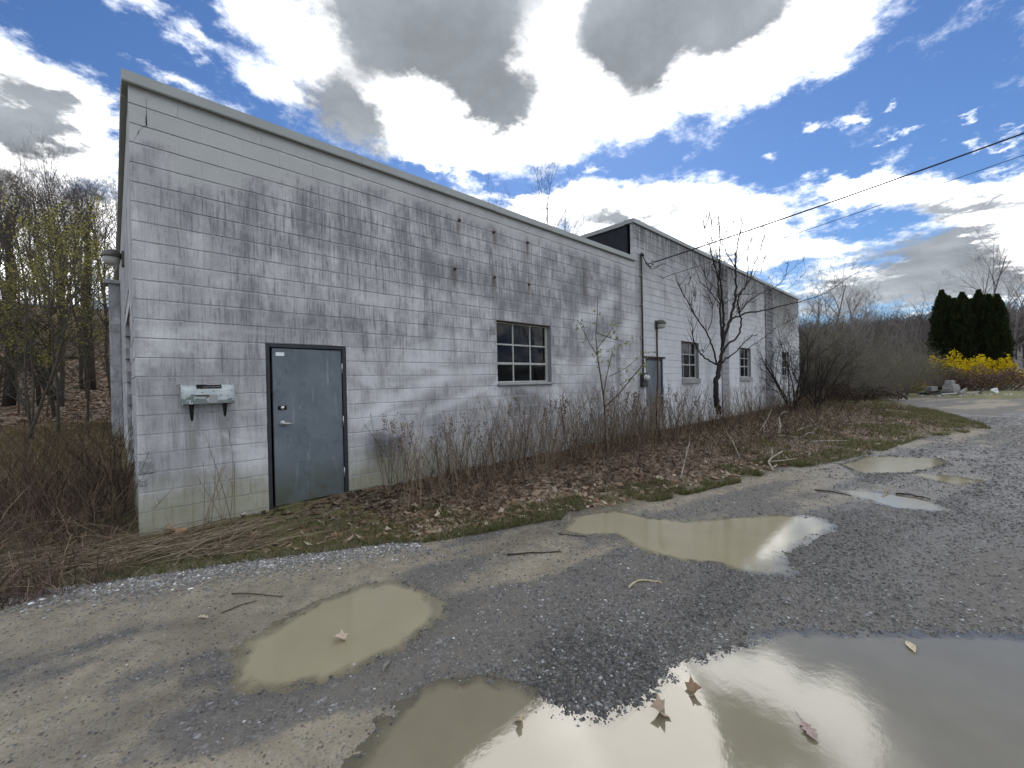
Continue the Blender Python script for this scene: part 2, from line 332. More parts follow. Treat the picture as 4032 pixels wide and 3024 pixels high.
def zones(x, y):
    d = y - yv(x) + .35 * (fbm(x, y, 1.6, 4, 31) - .5)
    verge = ss(-.12, .22, d)
    cdb = gp(2085, 853); verge = np.maximum(verge, ss(.25, .6, np.exp(-((x - cdb[0]) / 7) ** 2 - ((y - cdb[1]) / 7) ** 2) + .3 * (fbm(x, y, .8, 3, 66) - .5)))
    u = x * .96 - y * .27; v = y + .27 * x
    mud = ss(.42, .66, fbm(u * .32, v, .9, 4, 41) + .12 * (fbm(x, y, 3, 3, 44) - .5))
    def bl(px, py, r, amp, asp=1.0):
        c = gp(px, py); return amp * np.exp(-(((x - c[0]) / r) ** 2 + ((y - c[1]) / (r * asp)) ** 2))
    mud = mud + bl(1150, 1200, .9, .7, .5) + bl(800, 1230, .9, .5, .35) + bl(2150, 1260, 1.6, .8, .6) + bl(1500, 1090, 1.6, .6, .5) + bl(1750, 1040, 1.6, .5, .4) + bl(850, 1560, .5, .3) - bl(1250, 1420, .7, 1.0, .9) - bl(1650, 1300, 1.0, 1.0, .9) - bl(1950, 1180, 1.6, .9) - bl(250, 1330, .8, .5) - bl(1000, 1160, .6, .6, .3)
    mud = np.clip(mud + .6 * ruts(x, y), 0, 1)
    sd = pud_sd(x, y); wet = ss(-.22, .02, sd) * .8
    wet = np.maximum(wet, .8 * ss(.48, .66, fbm(u * .25, v, .7, 4, 51) + .25 * (fbm(x, y, 2.5, 4, 53) - .5)))
    rag = .75 + .9 * (fbm(x, y, 3.0, 4, 57) - .3)
    dw = bl(1230, 1430, .42, 1.1, .8) + bl(1330, 1520, .45, .9, .6) + bl(1550, 1290, .7, 1.0, .4) + bl(1850, 1180, 1.3, .7, .5) + bl(1200, 1140, .9, .7, .18) + bl(960, 1190, .6, .6, .2) + bl(450, 1500, .5, .5, .5) + bl(250, 1560, .5, .5, .4) + bl(330, 1350, .7, .45, .25) + bl(1950, 1020, 2.2, 1.0, .4) + bl(2000, 1085, 1.2, .8, .5) + bl(1780, 1170, 1.0, .8, .6) + bl(2150, 1000, 2.5, .8, .4) + bl(1100, 1160, .8, .8, .35) + bl(2180, 1150, 1.2, .6, .5)
    wet = np.maximum(wet, np.clip(dw * rag, 0, 1) * .95) * (1 - .75 * np.clip(bl(900, 1220, .8, 1, .3) + bl(1150, 1230, .7, 1, .4) + bl(2150, 1270, 1.2, 1, .4) + bl(600, 1450 - 200, .8, .6, .3), 0, 1) * (sd < -.1))
    leaf = np.clip(ss(5, 12, y) * (1 - ss(20, 36, x)) + 0 * ss(.15, .5, d) * ss(-6, -3, -9 * (y > .2) + 0 * y) , 0, 1)
    leaf = np.maximum(leaf, ss(1.9, 3.4, x + 1.6 * (fbm(x, y, 2.0, 4, 88) - .5)) * (1 - ss(22, 30, x)) * ss(.35, .9, d) * (y < .3))
    return np.stack([verge, mud, wet, leaf], -1)

# ------------------------------------------------------------------ materials
def material(name, fn, rough=.8, spec=.3):
    m = bpy.data.materials.new(name); m.use_nodes = True; n = NT(m.node_tree); n.n.clear()
    b = n.nd('ShaderNodeBsdfPrincipled', {'Roughness': rough, 'Specular IOR Level': spec}); o = n.nd('ShaderNodeOutputMaterial'); n.l.new(b.outputs[0], o.inputs[0])
    n.pos = n.nd('ShaderNodeNewGeometry').outputs['Position']; n.out = o; n.b = b
    fn(n, b); return m
def flat(name, col, rough=.8, spec=.3, metal=0.0, var=.25, sc=9.0, bump=.0):
    def f(n, b):
        v = n.mr(n.noise(n.pos, sc, 5, .6), .25, .75, 1 - var, 1 + var, False); mm = n.nd('ShaderNodeVectorMath', {0: col}, operation='SCALE'); n.put(mm.inputs['Scale'], v)
        n.put(b.inputs['Base Color'], mm.outputs[0]); b.inputs['Metallic'].default_value = metal
        if bump: n.put(b.inputs['Normal'], n.bump(n.noise(n.pos, sc * 6, 4), bump, .005))
    return material(name, f, rough, spec)
def vcol(name, rough=.8, spec=.2, trans=0.0, sc=30, var=.2):
    def f(n, b):
        c = n.attr('col'); v = n.mr(n.noise(n.pos, sc, 3, .6), .25, .75, 1 - var, 1 + var, False); mm = n.nd('ShaderNodeVectorMath', {0: c}, operation='SCALE'); n.put(mm.inputs['Scale'], v)
        n.put(b.inputs['Base Color'], mm.outputs[0])
        if trans:
            t = n.nd('ShaderNodeBsdfTranslucent', {'Color': mm.outputs[0]}); x = n.nd('ShaderNodeMixShader', {0: trans}); n.l.new(b.outputs[0], x.inputs[1]); n.l.new(t.outputs[0], x.inputs[2]); n.l.new(x.outputs[0], n.out.inputs[0])
    return material(name, f, rough, spec)

def ground_fn(n, b):
    z = n.nd('ShaderNodeAttribute', attribute_name='zone'); zr = n.nd('ShaderNodeSeparateColor', {0: z.outputs['Color']}).outputs; verge, mud, wet = zr[0], zr[1], zr[2]; leaf = z.outputs['Alpha']
    P = n.pos
    cell = n.nd('ShaderNodeTexVoronoi', {'Vector': P, 'Scale': 95.0}); cg = n.nd('ShaderNodeSeparateColor', {0: cell.outputs['Color']}).outputs[0]
    cell2 = n.nd('ShaderNodeTexVoronoi', {'Vector': P, 'Scale': 48.0}); cg2 = n.nd('ShaderNodeSeparateColor', {0: cell2.outputs['Color']}).outputs[0]
    fine = n.noise(P, 90, 3, .7); mid = n.noise(P, 6, 6, .65); big = n.noise(P, 1.1, 5, .6)
    grav = n.mix(n.mr(cg, .5, 1.0), (.098, .092, .083), (.215, .205, .19)); grav = n.mix(n.mr(cg2, .90, .99), grav, (.34, .34, .335)); grav = n.mix(n.mr(mid, .3, .6), grav, (.145, .133, .112))
    mudc = n.mix(n.mr(mid, .3, .7), (.20, .172, .125), (.285, .248, .18)); mudc = n.mix(n.mr(cg, .80, .95, 0, .6), mudc, (.10, .098, .092)); mudc = n.mix(n.mr(cg, .06, .02, 0, .6), mudc, (.30, .29, .27))
    mudc = n.mix(n.mr(n.noise(P, 24, 4, .7), .60, .68), mudc, (.085, .075, .06))
    mfac = n.mr(n.m('ADD', mud, n.m('MULTIPLY_ADD', mid, .9, -.45)), .35, .75)
    lane = n.mix(mfac, grav, mudc)
    # verge: moss, bare soil, thatch
    soil = n.mix(n.mr(mid, .35, .65), (.075, .055, .036), (.15, .12, .08)); moss = n.mix(n.mr(fine, .3, .7), (.062, .062, .022), (.118, .112, .042))
    vg = n.mix(n.mr(n.m('ADD', big, n.m('MULTIPLY_ADD', mid, .5, -.25)), .42, .58), soil, moss); thatch = n.mix(n.mr(fine, .3, .7), (.13, .10, .06), (.27, .22, .14)); vg = n.mix(n.mr(n.noise(n.map(P, (3, 14, 3)), 3, 5, .7), .5, .68), vg, thatch)
    lc = n.nd('ShaderNodeTexVoronoi', {'Vector': n.map(P, (1, 1.4, 1)), 'Scale': 14.0}); lcg = n.nd('ShaderNodeSeparateColor', {0: lc.outputs['Color']}).outputs
    lit = n.mix(lcg[0], (.11, .078, .054), (.28, .20, .135)); lit = n.mix(n.mr(mid, .45, .7), lit, n.mix(n.mr(n.xyz(P)[1], 8, 12), (.085, .06, .042), (.20, .145, .095)))
    vg = n.mix(leaf, vg, lit)
    # far field: drier grass
    X, Y, Z = n.xyz(P)
    lawn = n.mix(n.mr(big, .35, .65), (.105, .115, .035), (.19, .165, .075)); vg = n.mix(n.mr(X, 24, 32), vg, n.mix(n.mr(mid, .45, .7), lawn, (.10, .075, .045)))
    leftf = n.mix(n.mr(mid, .35, .65), (.15, .115, .06), (.24, .19, .105)); vg = n.mix(n.m('MULTIPLY', n.m('MULTIPLY', n.mr(X, 1.0, .2), n.mr(Y, 1.5, 4)), n.mr(Y, 14, 9)), vg, leftf)
    c = n.mix(verge, lane, vg)
    dk = n.mr(wet, 0, 1, 1.18, .74, False); mm = n.nd('ShaderNodeVectorMath', {0: c}, operation='SCALE'); n.put(mm.inputs['Scale'], dk)
    n.put(b.inputs['Base Color'], mm.outputs[0])
    wl = n.m('MULTIPLY', wet, n.m('SUBTRACT', 1.0, verge))
    n.put(b.inputs['Roughness'], n.mr(n.m('ADD', wl, n.m('MULTIPLY_ADD', mid, .5, -.25)), .1, .9, .75, .13, False)); n.put(b.inputs['Specular IOR Level'], n.mr(wl, 0, 1, .25, .6, False))
    hgt = n.m('ADD', n.m('MULTIPLY', n.m('SUBTRACT', 1.0, cell.outputs['Distance']), .9), n.m('MULTIPLY', mid, 1.6)); hgt = n.m('ADD', hgt, n.m('MULTIPLY', fine, .5))
    n.put(b.inputs['Normal'], n.bump(hgt, n.mr(mud, 0, 1, .8, .4, False), .012))
M = {}
M['ground'] = material('ground', ground_fn, .75, .3)

def water_fn(n, b, big=False):
    dep = n.nd('ShaderNodeSeparateColor', {0: n.attr('col')}).outputs[0]
    nz = n.noise(n.pos, 3.0, 4, .6); fl = n.noise(n.pos, 14, 5, .7)
    mudw = n.mix(nz, (.275, .243, .155), (.345, .305, .20)); mudw = n.mix(nz, (.175, .153, .10), (.235, .208, .14)) if big else mudw; mudw = n.mix(n.m('MULTIPLY', n.mr(fl, .60, .72), n.mr(dep, .55, .25)), mudw, (.15, .125, .075))
    nrm = n.bump(n.noise(n.pos, 11, 5, .62),   .09, .006)
    di = n.nd('ShaderNodeBsdfDiffuse', {'Color': mudw}); tr = n.nd('ShaderNodeBsdfTransparent', {'Color': (.92, .9, .84, 1)})
    body = n.nd('ShaderNodeMixShader', {0: n.mr(dep, .0, .25, .45, 1.0)}); n.l.new(tr.outputs[0], body.inputs[1]); n.l.new(di.outputs[0], body.inputs[2])
    gl = n.nd('ShaderNodeBsdfGlossy', {'Roughness': .05, 'Normal': nrm, 'Color': (1, 1, 1, 1)}); fr = n.nd('ShaderNodeFresnel', {'IOR': 1.62 if big else 1.44, 'Normal': nrm})
    mx = n.nd('ShaderNodeMixShader', {0: fr.outputs[0]}); n.l.new(body.outputs[0], mx.inputs[1]); n.l.new(gl.outputs[0], mx.inputs[2]); n.l.new(mx.outputs[0], n.out.inputs[0])
M['water'] = material('muddy_water', water_fn); M['water_big'] = material('clearer_muddy_water', lambda n, b: water_fn(n, b, True))

def wall_fn(n, b):
    P = n.pos; X, Y, Z = n.xyz(P); col = n.attr('col'); gs = n.nd('ShaderNodeSeparateColor', {0: col}).outputs[0]
    def bx(v, a, c, e): return n.m('MULTIPLY', n.mr(v, a - e, a + e), n.mr(v, c + e, c - e))
    big = n.noise(P, .55, 5, .6); mid = n.noise(P, 2.6, 6, .65); fine = n.noise(P, 55, 4, .7); spk = n.noise(P, 160, 2, .6)
    st = n.noise(n.map(P, (7, 7, .55)), 1.0, 6, .68); st2 = n.noise(n.map(P, (30, 30, 2.2)), 1.0, 6, .72); st3 = n.noise(n.map(P, (2.2, 2.2, .35)), 1.0, 4, .6)
    base = n.mix(n.mr(mid, .3, .7), (.425, .42, .42), (.57, .567, .565))
    # grime: strong in the upper middle of the low part, fading toward the foot and the far end
    reg = n.m('MULTIPLY', bx(Z, 2.2, 4.55, .55), bx(X, .9, 9.0, 1.0)); reg = n.m('MULTIPLY_ADD', bx(Z, .6, 4.7, .8), .68, n.m('MULTIPLY', reg, .62))
    reg2 = n.m('MULTIPLY', n.mr(X, 9.8, 10.6), n.mr(Z, 3.6, 5.7)); reg = n.m('ADD', n.m('MULTIPLY', reg, n.mr(X, 11, 9.6)), n.m('MULTIPLY_ADD', reg2, .9, .12))
    zf = n.mr(X, .6, 2.5, 3.85, 4.42, False); fresh = n.mr(n.m('SUBTRACT', n.m('ADD', Z, n.m('MULTIPLY_ADD', mid, .9, -.45)), zf), -.10, .16)
    fresh = n.m('MULTIPLY', fresh, n.m('MAXIMUM', n.mr(n.m('ADD', X, n.m('MULTIPLY', mid, .3)), .58, .74), n.mr(Z, 4.2, 4.3))); fresh = n.m('MULTIPLY', fresh, n.mr(X, 2.2, 3.6, 1.0, .62)); fresh = n.m('MULTIPLY', fresh, n.mr(X, 10.1, 9.9))
    blo = n.noise(n.map(P, (1.3, 1.3, .9)), 1.7, 9, .70); g = n.m('MULTIPLY', n.m('ADD', n.m('MULTIPLY_ADD', st, 1.1, -.45), n.m('ADD', n.m('MULTIPLY_ADD', big, 1.5, -.65), n.m('MULTIPLY_ADD', blo, 2.4, -1.1))), reg); g = n.m('ADD', g, n.m('MULTIPLY', n.mr(st2, .46, .66), n.m('MULTIPLY', reg, .55)))
    g = n.m('MULTIPLY', g, n.m('MULTIPLY_ADD', fresh, -.92, 1.0)); g = n.m('ADD', g, n.m('MULTIPLY', n.mr(st3, .52, .75), .22)); g = n.m('MAXIMUM', n.m('MINIMUM', g, .95), 0.0)
    c = n.mix(n.m('MULTIPLY', g, .84), base, (.135, .135, .145)); c = n.mix(n.m('MULTIPLY', fresh, .8), c, (.43, .44, .43))
    # scattered thin runs
    c = n.mix(n.m('MULTIPLY', n.mr(st2, .63, .72), .45), c, (.20, .20, .20))
    # explicit run marks, soot and damp bands that the wall has
    def band(x, wd, z0, z1, amt, colr=(.10, .10, .105)):
        nonlocal c
        k = n.m('MULTIPLY', n.mr(n.m('ABSOLUTE', n.m('SUBTRACT', n.m('ADD', X, n.m('MULTIPLY_ADD', st, .3, -.15)), x)), wd, wd * .35), bx(Z, z0, z1, .18)); k = n.m('MULTIPLY', k, n.mr(n.noise(n.map(P, (5, 5, .9)), 1.6, 4), .22, .55))
        c = n.mix(n.m('MULTIPLY', k, amt), c, colr)
    band(7.95, .10, 3.5, 4.4, .75, (.13, .11, .10)); band(9.35, .30, 2.3, 4.5, .55); band(9.3, .14, 1.4, 3.2, .5); band(15.1, .42, .2, 2.3, .95, (.03, .03, .03)); band(15.3, .8, .2, 5.4, .6); band(11.9, .08, 2.6, 4.4, .5); band(10.4, .25, .1, 5.0, .35)
    band(24.9, 2.6, 2.6, 6.0, .75, (.10, .10, .075)); band(22.5, 1.2, .2, 5.8, .55); band(20.0, .5, 4.2, 5.8, .5); band(13.4, .5, .2, 1.5, .6); band(3.0, .45, .3, .85, .8); band(2.9, .30, .5, .95, .7); band(.36, .16, .5, 1.0, .35); band(6.0, .55, .9, 1.55, .35)
    band(.63, .05, .75, 1.25, .5, (.30, .29, .25)); band(.90, .05, .75, 1.25, .5, (.32, .31, .27)); band(.60, .12, .1, 1.3, .35); band(.93, .12, .1, 1.3, .35)
    for bx_, bz in ANCH: band(bx_, .05, bz - .22, bz + .02, .7, (.10, .055, .035))
    # whiter patches near the foot and the middle
    sc = n.m('MULTIPLY', n.mr(n.noise(n.map(P, (1, 1, 1.8), ro=(0, .5, 0)), .9, 5, .6, .8), .52, .68), bx(Z, .7, 2.3, .35)); c = n.mix(n.m('MULTIPLY', sc, .55), c, (.70, .705, .72))
    c = n.mix(n.m('MULTIPLY', n.mr(X, 9.5, 12), n.m('MULTIPLY', n.mr(Z, 4.6, 3.0), n.mr(g, .5, .1, 0, .6))), c, (.68, .69, .715))
    for (xa, za, xb, zb_, wd_) in LIGHT_SWEEP:             # bright arcs of light on the wall, painted into its colour
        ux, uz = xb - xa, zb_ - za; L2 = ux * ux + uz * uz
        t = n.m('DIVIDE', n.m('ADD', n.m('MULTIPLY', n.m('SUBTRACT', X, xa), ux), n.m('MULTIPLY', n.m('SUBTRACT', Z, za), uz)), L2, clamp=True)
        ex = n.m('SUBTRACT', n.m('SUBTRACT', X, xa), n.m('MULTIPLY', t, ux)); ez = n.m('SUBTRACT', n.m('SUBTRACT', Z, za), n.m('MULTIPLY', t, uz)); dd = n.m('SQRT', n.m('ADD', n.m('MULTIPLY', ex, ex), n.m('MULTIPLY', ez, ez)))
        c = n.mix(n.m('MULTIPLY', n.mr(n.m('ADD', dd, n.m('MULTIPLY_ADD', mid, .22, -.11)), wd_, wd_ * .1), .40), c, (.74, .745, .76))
    # algae and splash at the foot
    alg = n.m('MULTIPLY', n.mr(n.m('ADD', Z, n.m('MULTIPLY_ADD', mid, .5, -.25)), .75, .25), n.mr(X, 6.5, 2.0, .25, 1.0)); c = n.mix(n.m('MULTIPLY', alg, .75), c, n.mix(mid, (.22, .215, .12), (.36, .35, .25)))
    c = n.mix(n.m('MULTIPLY', n.mr(st2, .5, .7), n.m('MULTIPLY', alg, .5)), c, (.16, .14, .05))
    # dirt drips just under the coping
    ctop = n.m('MULTIPLY', n.mr(X, 10.1, 10.2), n.mr(Z, 4.9, 5.7)); c = n.mix(n.m('MULTIPLY', n.m('MULTIPLY', n.mr(st, .36, .56), ctop), .75), c, (.085, .085, .085))
    c = n.mix(n.mr(spk, .66, .74, 0, .35), c, (.16, .16, .16))
    # per-block tone carried by the block itself; low values = bare or patched block
    mm = n.nd('ShaderNodeVectorMath', {0: c}, operation='SCALE'); n.put(mm.inputs['Scale'], n.m('MULTIPLY', gs, n.mr(fine, .25, .75, .88, 1.12, False)))
    n.put(b.inputs['Base Color'], mm.outputs[0])
    h = n.m('ADD', n.m('MULTIPLY', fine, .8), n.m('MULTIPLY', mid, .6)); h = n.m('ADD', h, n.m('MULTIPLY', spk, .5)); n.put(b.inputs['Normal'], n.bump(h, .55, .006))
ANCH = [(wall_pt(x, y)[0], wall_pt(x, y)[2]) for x, y in [(1807, 868), (1942, 915), (2076, 956), (1789, 1060), (1946, 1092), (2081, 1120)]]
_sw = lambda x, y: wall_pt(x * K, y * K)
LIGHT_SWEEP = [(_sw(a, b)[0], _sw(a, b)[2], _sw(c_, d)[0], _sw(c_, d)[2], q) for a, b, c_, d, q in [(770, 905, 880, 850, .16), (880, 850, 960, 812, .20), (960, 812, 1060, 800, .16), (1230, 830, 1300, 760, .28), (1300, 760, 1370, 690, .34), (1250, 700, 1330, 640, .30), (930, 890, 1040, 840, .14)]]
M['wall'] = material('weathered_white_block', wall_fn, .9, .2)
M['mortar'] = flat('mortar', (.52, .52, .52), .95, .1, var=.3, sc=20)
M['rawblock'] = flat('bare_grey_block', (.27, .27, .27), .95, .1, var=.35, sc=30, bump=.6)
M['coping'] = flat('coping_metal', (.29, .305, .29), .55, .4, var=.10, sc=2.5)
M['dark'] = flat('dark_interior', (.012, .012, .013), .9, .05)
M['tar'] = flat('black_tar', (.018, .020, .026), .75, .25, var=.4, sc=4, bump=.3)
M['roof'] = flat('roofing', (.08, .08, .08), .9, .1)
M['frame'] = flat('door_frame_paint', (.030, .034, .040), .5, .35, var=.25)
def door_fn(n, b):
    P = n.pos; X, Y, Z = n.xyz(P); st = n.noise(n.map(P, (14, 14, 1.6)), 1.0, 6, .7); cl = n.noise(P, 2.2, 5, .6); sp = n.noise(n.map(P, (60, 60, 9)), 1.0, 3, .6)
    c = n.mix(n.mr(cl, .3, .7), (.100, .120, .140), (.150, .172, .195)); c = n.mix(n.mr(st, .54, .72, 0, .6), c, (.26, .285, .305)); c = n.mix(n.m('MULTIPLY', n.mr(sp, .68, .74), n.mr(cl, .45, .6)), c, (.42, .44, .45))
    c = n.mix(n.m('MULTIPLY', n.mr(Z, .75, .1), n.mr(cl, .3, .6)), c, (.075, .085, .06)); c = n.mix(n.mr(n.noise(P, 40, 3), .70, .74), c, (.04, .04, .045)); c = n.mix(n.m('MULTIPLY', n.mr(n.noise(P, 9, 6, .7), .58, .66), .55), c, (.06, .065, .07)); c = n.mix(n.m('MULTIPLY', n.mr(n.noise(P, 16, 5, .7), .60, .66), n.mr(Z, .5, .12)), c, (.10, .06, .035)); n.put(b.inputs['Base Color'], c)
    n.put(b.inputs['Normal'], n.bump(cl, .35, .03))
M['door'] = material('blue_grey_door_paint', door_fn, .5, .35)
M['steel'] = flat('dull_steel', (.55, .54, .52), .35, .5, .8, var=.2)
M['white'] = flat('white_sticker', (.75, .76, .75), .6, .3, var=.06)
M['black'] = flat('black_plate', (.010, .010, .011), .85, .15)
M['rust'] = flat('rust', (.075, .045, .03), .9, .15, var=.5, sc=40)
def mb_fn(n, b):
    P = n.pos; X, Y, Z = n.xyz(P); pz = n.noise(P, 17, 4, .6); nz = n.noise(P, 6, 4)
    c = n.mix(n.mr(nz, .3, .7), (.33, .38, .38), (.46, .50, .50)); peel = n.mr(n.m('ADD', pz, n.mr(Z, 1.56, 1.38, -.10, .24, False)),   .565, .58); c = n.mix(peel, c, (.16, .19, .185))
    c = n.mix(n.m('MULTIPLY', n.mr(n.noise(P, 30, 4), .62, .7), .8), c, (.20, .09, .05)); n.put(b.inputs['Base Color'], c); n.put(b.inputs['Normal'], n.bump(peel, -.4, .002))
M['mailbox'] = material('peeling_paint_tin', mb_fn, .5, .35)
M['cream'] = flat('cream_window_paint', (.40, .40, .37), .7, .3, var=.3, sc=14)
M['sill'] = flat('sill_concrete', (.30, .30, .295), .9, .15, var=.35, sc=8, bump=.4)
def glass_fn(n, b):
    P = n.pos; d = n.mr(n.noise(n.map(P, (9, 9, 1.2)), 1.0, 5, .65), .35, .75)
    tr = n.nd('ShaderNodeBsdfTransparent', {'Color': (.62, .66, .70, 1)}); di = n.nd('ShaderNodeBsdfDiffuse', {'Color': (.035, .04, .05, 1)}); m1 = n.nd('ShaderNodeMixShader', {0: n.m('MULTIPLY_ADD', d, .10, .02)}); n.l.new(tr.outputs[0], m1.inputs[1]); n.l.new(di.outputs[0], m1.inputs[2])
    gl = n.nd('ShaderNodeBsdfGlossy', {'Roughness': .06}); fr = n.nd('ShaderNodeFresnel', {'IOR': 1.28}); m2 = n.nd('ShaderNodeMixShader', {0: fr.outputs[0]}); n.l.new(m1.outputs[0], m2.inputs[1]); n.l.new(gl.outputs[0], m2.inputs[2]); n.l.new(m2.outputs[0], n.out.inputs[0])
M['glass'] = material('dirty_glass', glass_fn)
M['curtain'] = flat('navy_curtain', (.020, .028, .055), .9, .1, var=.3, sc=3)
M['conduit'] = flat('dark_conduit', (.028, .026, .028), .5, .4, var=.2)
M['lamp'] = flat('bronze_lamp_metal', (.10, .095, .08), .5, .4, .3, var=.25)
M['lens'] = flat('lamp_lens', (.42, .42, .38), .3, .5, var=.15)
M['wire'] = flat('black_wire', (.02, .02, .022), .6, .3)
M['veg'] = vcol('dead_stems', .9, .1); M['bark'] = vcol('bark', .9, .1, sc=14, var=.35); M['leafy'] = vcol('leaves', .8, .2, trans=.35); M['dryleaf'] = vcol('dry_leaves', .8, .2, trans=.15); M['stone'] = vcol('stones', .55, .4, var=.25, sc=60)
M['concrete'] = flat('old_concrete', (.25, .245, .225), .95, .1, var=.25, sc=4, bump=.4); M['whitep'] = flat('white_litter', (.8, .8, .8), .6, .2, var=.05)
M['darkw'] = flat('weathered_plank', (.07, .06, .055), .9, .1, var=.4)

# ------------------------------------------------------------------ ground sheet (polar grid round the standpoint)
def make_ground():
    a0 = math.atan2(Fw[1], Fw[0])
    ang = np.concatenate([a0 + np.radians(np.linspace(-57, 57, 720)), a0 + np.radians(np.linspace(57, 303, 80))[1:-1]])
    rr = np.concatenate([[.35, .7], np.geomspace(1.1, 40, 380), np.geomspace(40.5, 1200, 70)])
    A, Rr = np.meshgrid(ang, rr, indexing='ij'); X = Rr * np.cos(A); Y = -5.85 + Rr * np.sin(A)
    x = X.ravel(); y = Y.ravel(); z = ground(x, y)
    n, m = X.shape
    i = np.arange(n)[:, None]; j = np.arange(m - 1)[None]; i2 = (i + 1) % n
    f = np.stack([i * m + j, i * m + j + 1, i2 * m + j + 1, i2 * m + j], -1).reshape(-1, 4)
    mb = MB(); mb.add(np.stack([x, y, z], 1), f)
    c = len(x); mb.add([(0, -5.85, 0.0)], np.zeros((0, 3), int)); mb.V.append(np.array([[0, -5.85, float(ground(0., -5.85))]])); mb.C.append(np.ones((1, 3))); mb.n += 1
    mb.F[3].append(np.stack([np.full(n, c), np.arange(n) * m, ((np.arange(n) + 1) % n) * m], 1))
    o = mb.build('ground', M['ground'], None, True, (0, 0, 0)); tag(o, 'gravel and mud yard rising into leafy hillside around the building', kind='structure')
    zc = zones(np.append(x, 0.), np.append(y, -5.85))
    at = o.data.color_attributes.new('zone', 'FLOAT_COLOR', 'POINT'); at.data.foreach_set('color', zc.ravel().astype(np.float32)); return o
make_ground()
PL = dict(P1='oval tan muddy puddle in the near left of the lane', P2='large puddle at the lower right reflecting clouds and wall', P4='shallow muddy puddle in the lane below the first window', P5='pale puddle farther up the lane reflecting the white sky',
          P6='thin blue sky puddle with a small stick lying in it', P7='small bright sliver of puddle at the right of the lane', P8='wet wheel rut puddle by the grass at the far right')
for k, poly in PUD.items():
    lo = poly.min(0) - .3; hi = poly.max(0) + .3; st = .05 if k in ('P1', 'P2', 'P4') else .12
    gx, gy = np.meshgrid(np.arange(lo[0], hi[0], st), np.arange(lo[1], hi[1], st), indexing='ij'); sd = sdf(poly, gx, gy); ok = sd > -.22
    dep = np.clip((WL - ground(gx, gy)) / .06, 0, 1)
    n, m = gx.shape; idx = np.arange(n * m).reshape(n, m); q = ok[:-1, :-1] & ok[1:, :-1] & ok[1:, 1:] & ok[:-1, 1:]
    f = np.stack([idx[:-1, :-1][q], idx[1:, :-1][q], idx[1:, 1:][q], idx[:-1, 1:][q]], 1); used = np.unique(f); rem = -np.ones(n * m, int); rem[used] = np.arange(len(used))
    v = np.stack([gx.ravel(), gy.ravel(), np.full(n * m, WL)], 1)[used]; mb = MB(); mb.add(v, rem[f], np.repeat(dep.ravel()[used][:, None], 3, 1))
    tag(mb.build('puddle', M['water_big' if k == 'P2' else 'water'], None, True), PL[k], kind='structure')

# ------------------------------------------------------------------ the building
CO = .2032; ZT = 4.777; ZT2 = ZT + 5 * CO; X0, XS, X1 = .17, 10.165, 27.62; DEP = 12.0
BLD = thing('concrete_block_building', 'long flat roofed building of stained white concrete blocks with a taller far end', 'building', (X0, 0, 0))
OPEN = [(1.37, 2.37, -1, 2.14), (5.20, 6.73, 1.57, 2.755), (10.69, 11.69, -1, 2.18), (12.92, 14.23, 1.58, 2.76), (18.12, 19.50, 1.58, 2.77), (24.2, 25.5, 1.59, 2.82)]
PIL = [(16.2, 16.85), (21.5, 22.6)]               # flat piers standing slightly proud
core = MB()
xs = sorted(set([X0 + .004, XS, X1 - .004] + [v for o in OPEN for v in o[:2]])); zs = sorted(set([-.6, ZT - .01, ZT2 - .01] + [v for o in OPEN for v in o[2:]]))
YC = .012
for i in range(len(xs) - 1):
    for j in range(len(zs) - 1):
        cx = (xs[i] + xs[i + 1]) / 2; cz = (zs[j] + zs[j + 1]) / 2
        if cz > ZT - .01 and cx < XS: continue
        if any(o[0] < cx < o[1] and o[2] < cz < o[3] for o in OPEN): continue
        core.poly([(xs[i], YC, zs[j]), (xs[i + 1], YC, zs[j]), (xs[i + 1], YC, zs[j + 1]), (xs[i], YC, zs[j + 1])])
WALL = core.build('wall', M['mortar'], BLD)
rv = MB()                                         # reveals of the openings
for (a, b_, z0, z1) in OPEN:
    rv = MB(); z0 = max(z0, -.3); y0, y1 = .010, .24
    rv.poly([(a, y0, z0), (a, y1, z0), (a, y1, z1), (a, y0, z1)]); rv.poly([(b_, y1, z0), (b_, y0, z0), (b_, y0, z1), (b_, y1, z1)])
    rv.poly([(a, y0, z1), (a, y1, z1), (b_, y1, z1), (b_, y0, z1)]); rv.poly([(a, y1, z0), (a, y0, z0), (b_, y0, z0), (b_, y1, z0)]); rv.build('reveal', M['rawblock'], WALL)
shade_boxes = MB(); shade_boxes.box((X0 + .25, .6, -.4), (XS - .1, DEP, 4.55)); shade_boxes.box((XS + .15, .6, -.4), (X1 - .25, DEP, 5.5)); 
shade_boxes.build('dark_inside', M['dark'], BLD)  # near-black boxes: the shade of the unlit inside put into colour
rf = MB(); rf.box((X0 + .02, .18, 4.56), (XS - .002, DEP, 4.74)); rf.box((XS + .13, .18, 5.52), (X1 - .02, DEP, 5.76)); rf.build('roof', M['roof'], BLD)
bk = MB(); bk.box((X1 - .2, .19, -.4), (X1, DEP, 5.76)); bk.box((X0 + .3, DEP, -.4), (X1, DEP + .2, 4.7)); bk.build('rear_wall', M['mortar'], BLD)
sw = MB(); sw.box((XS + .012, .20, 4.5), (XS + .13, DEP, ZT2 - .004)); sw.build('tarred_side_wall', M['tar'], BLD)
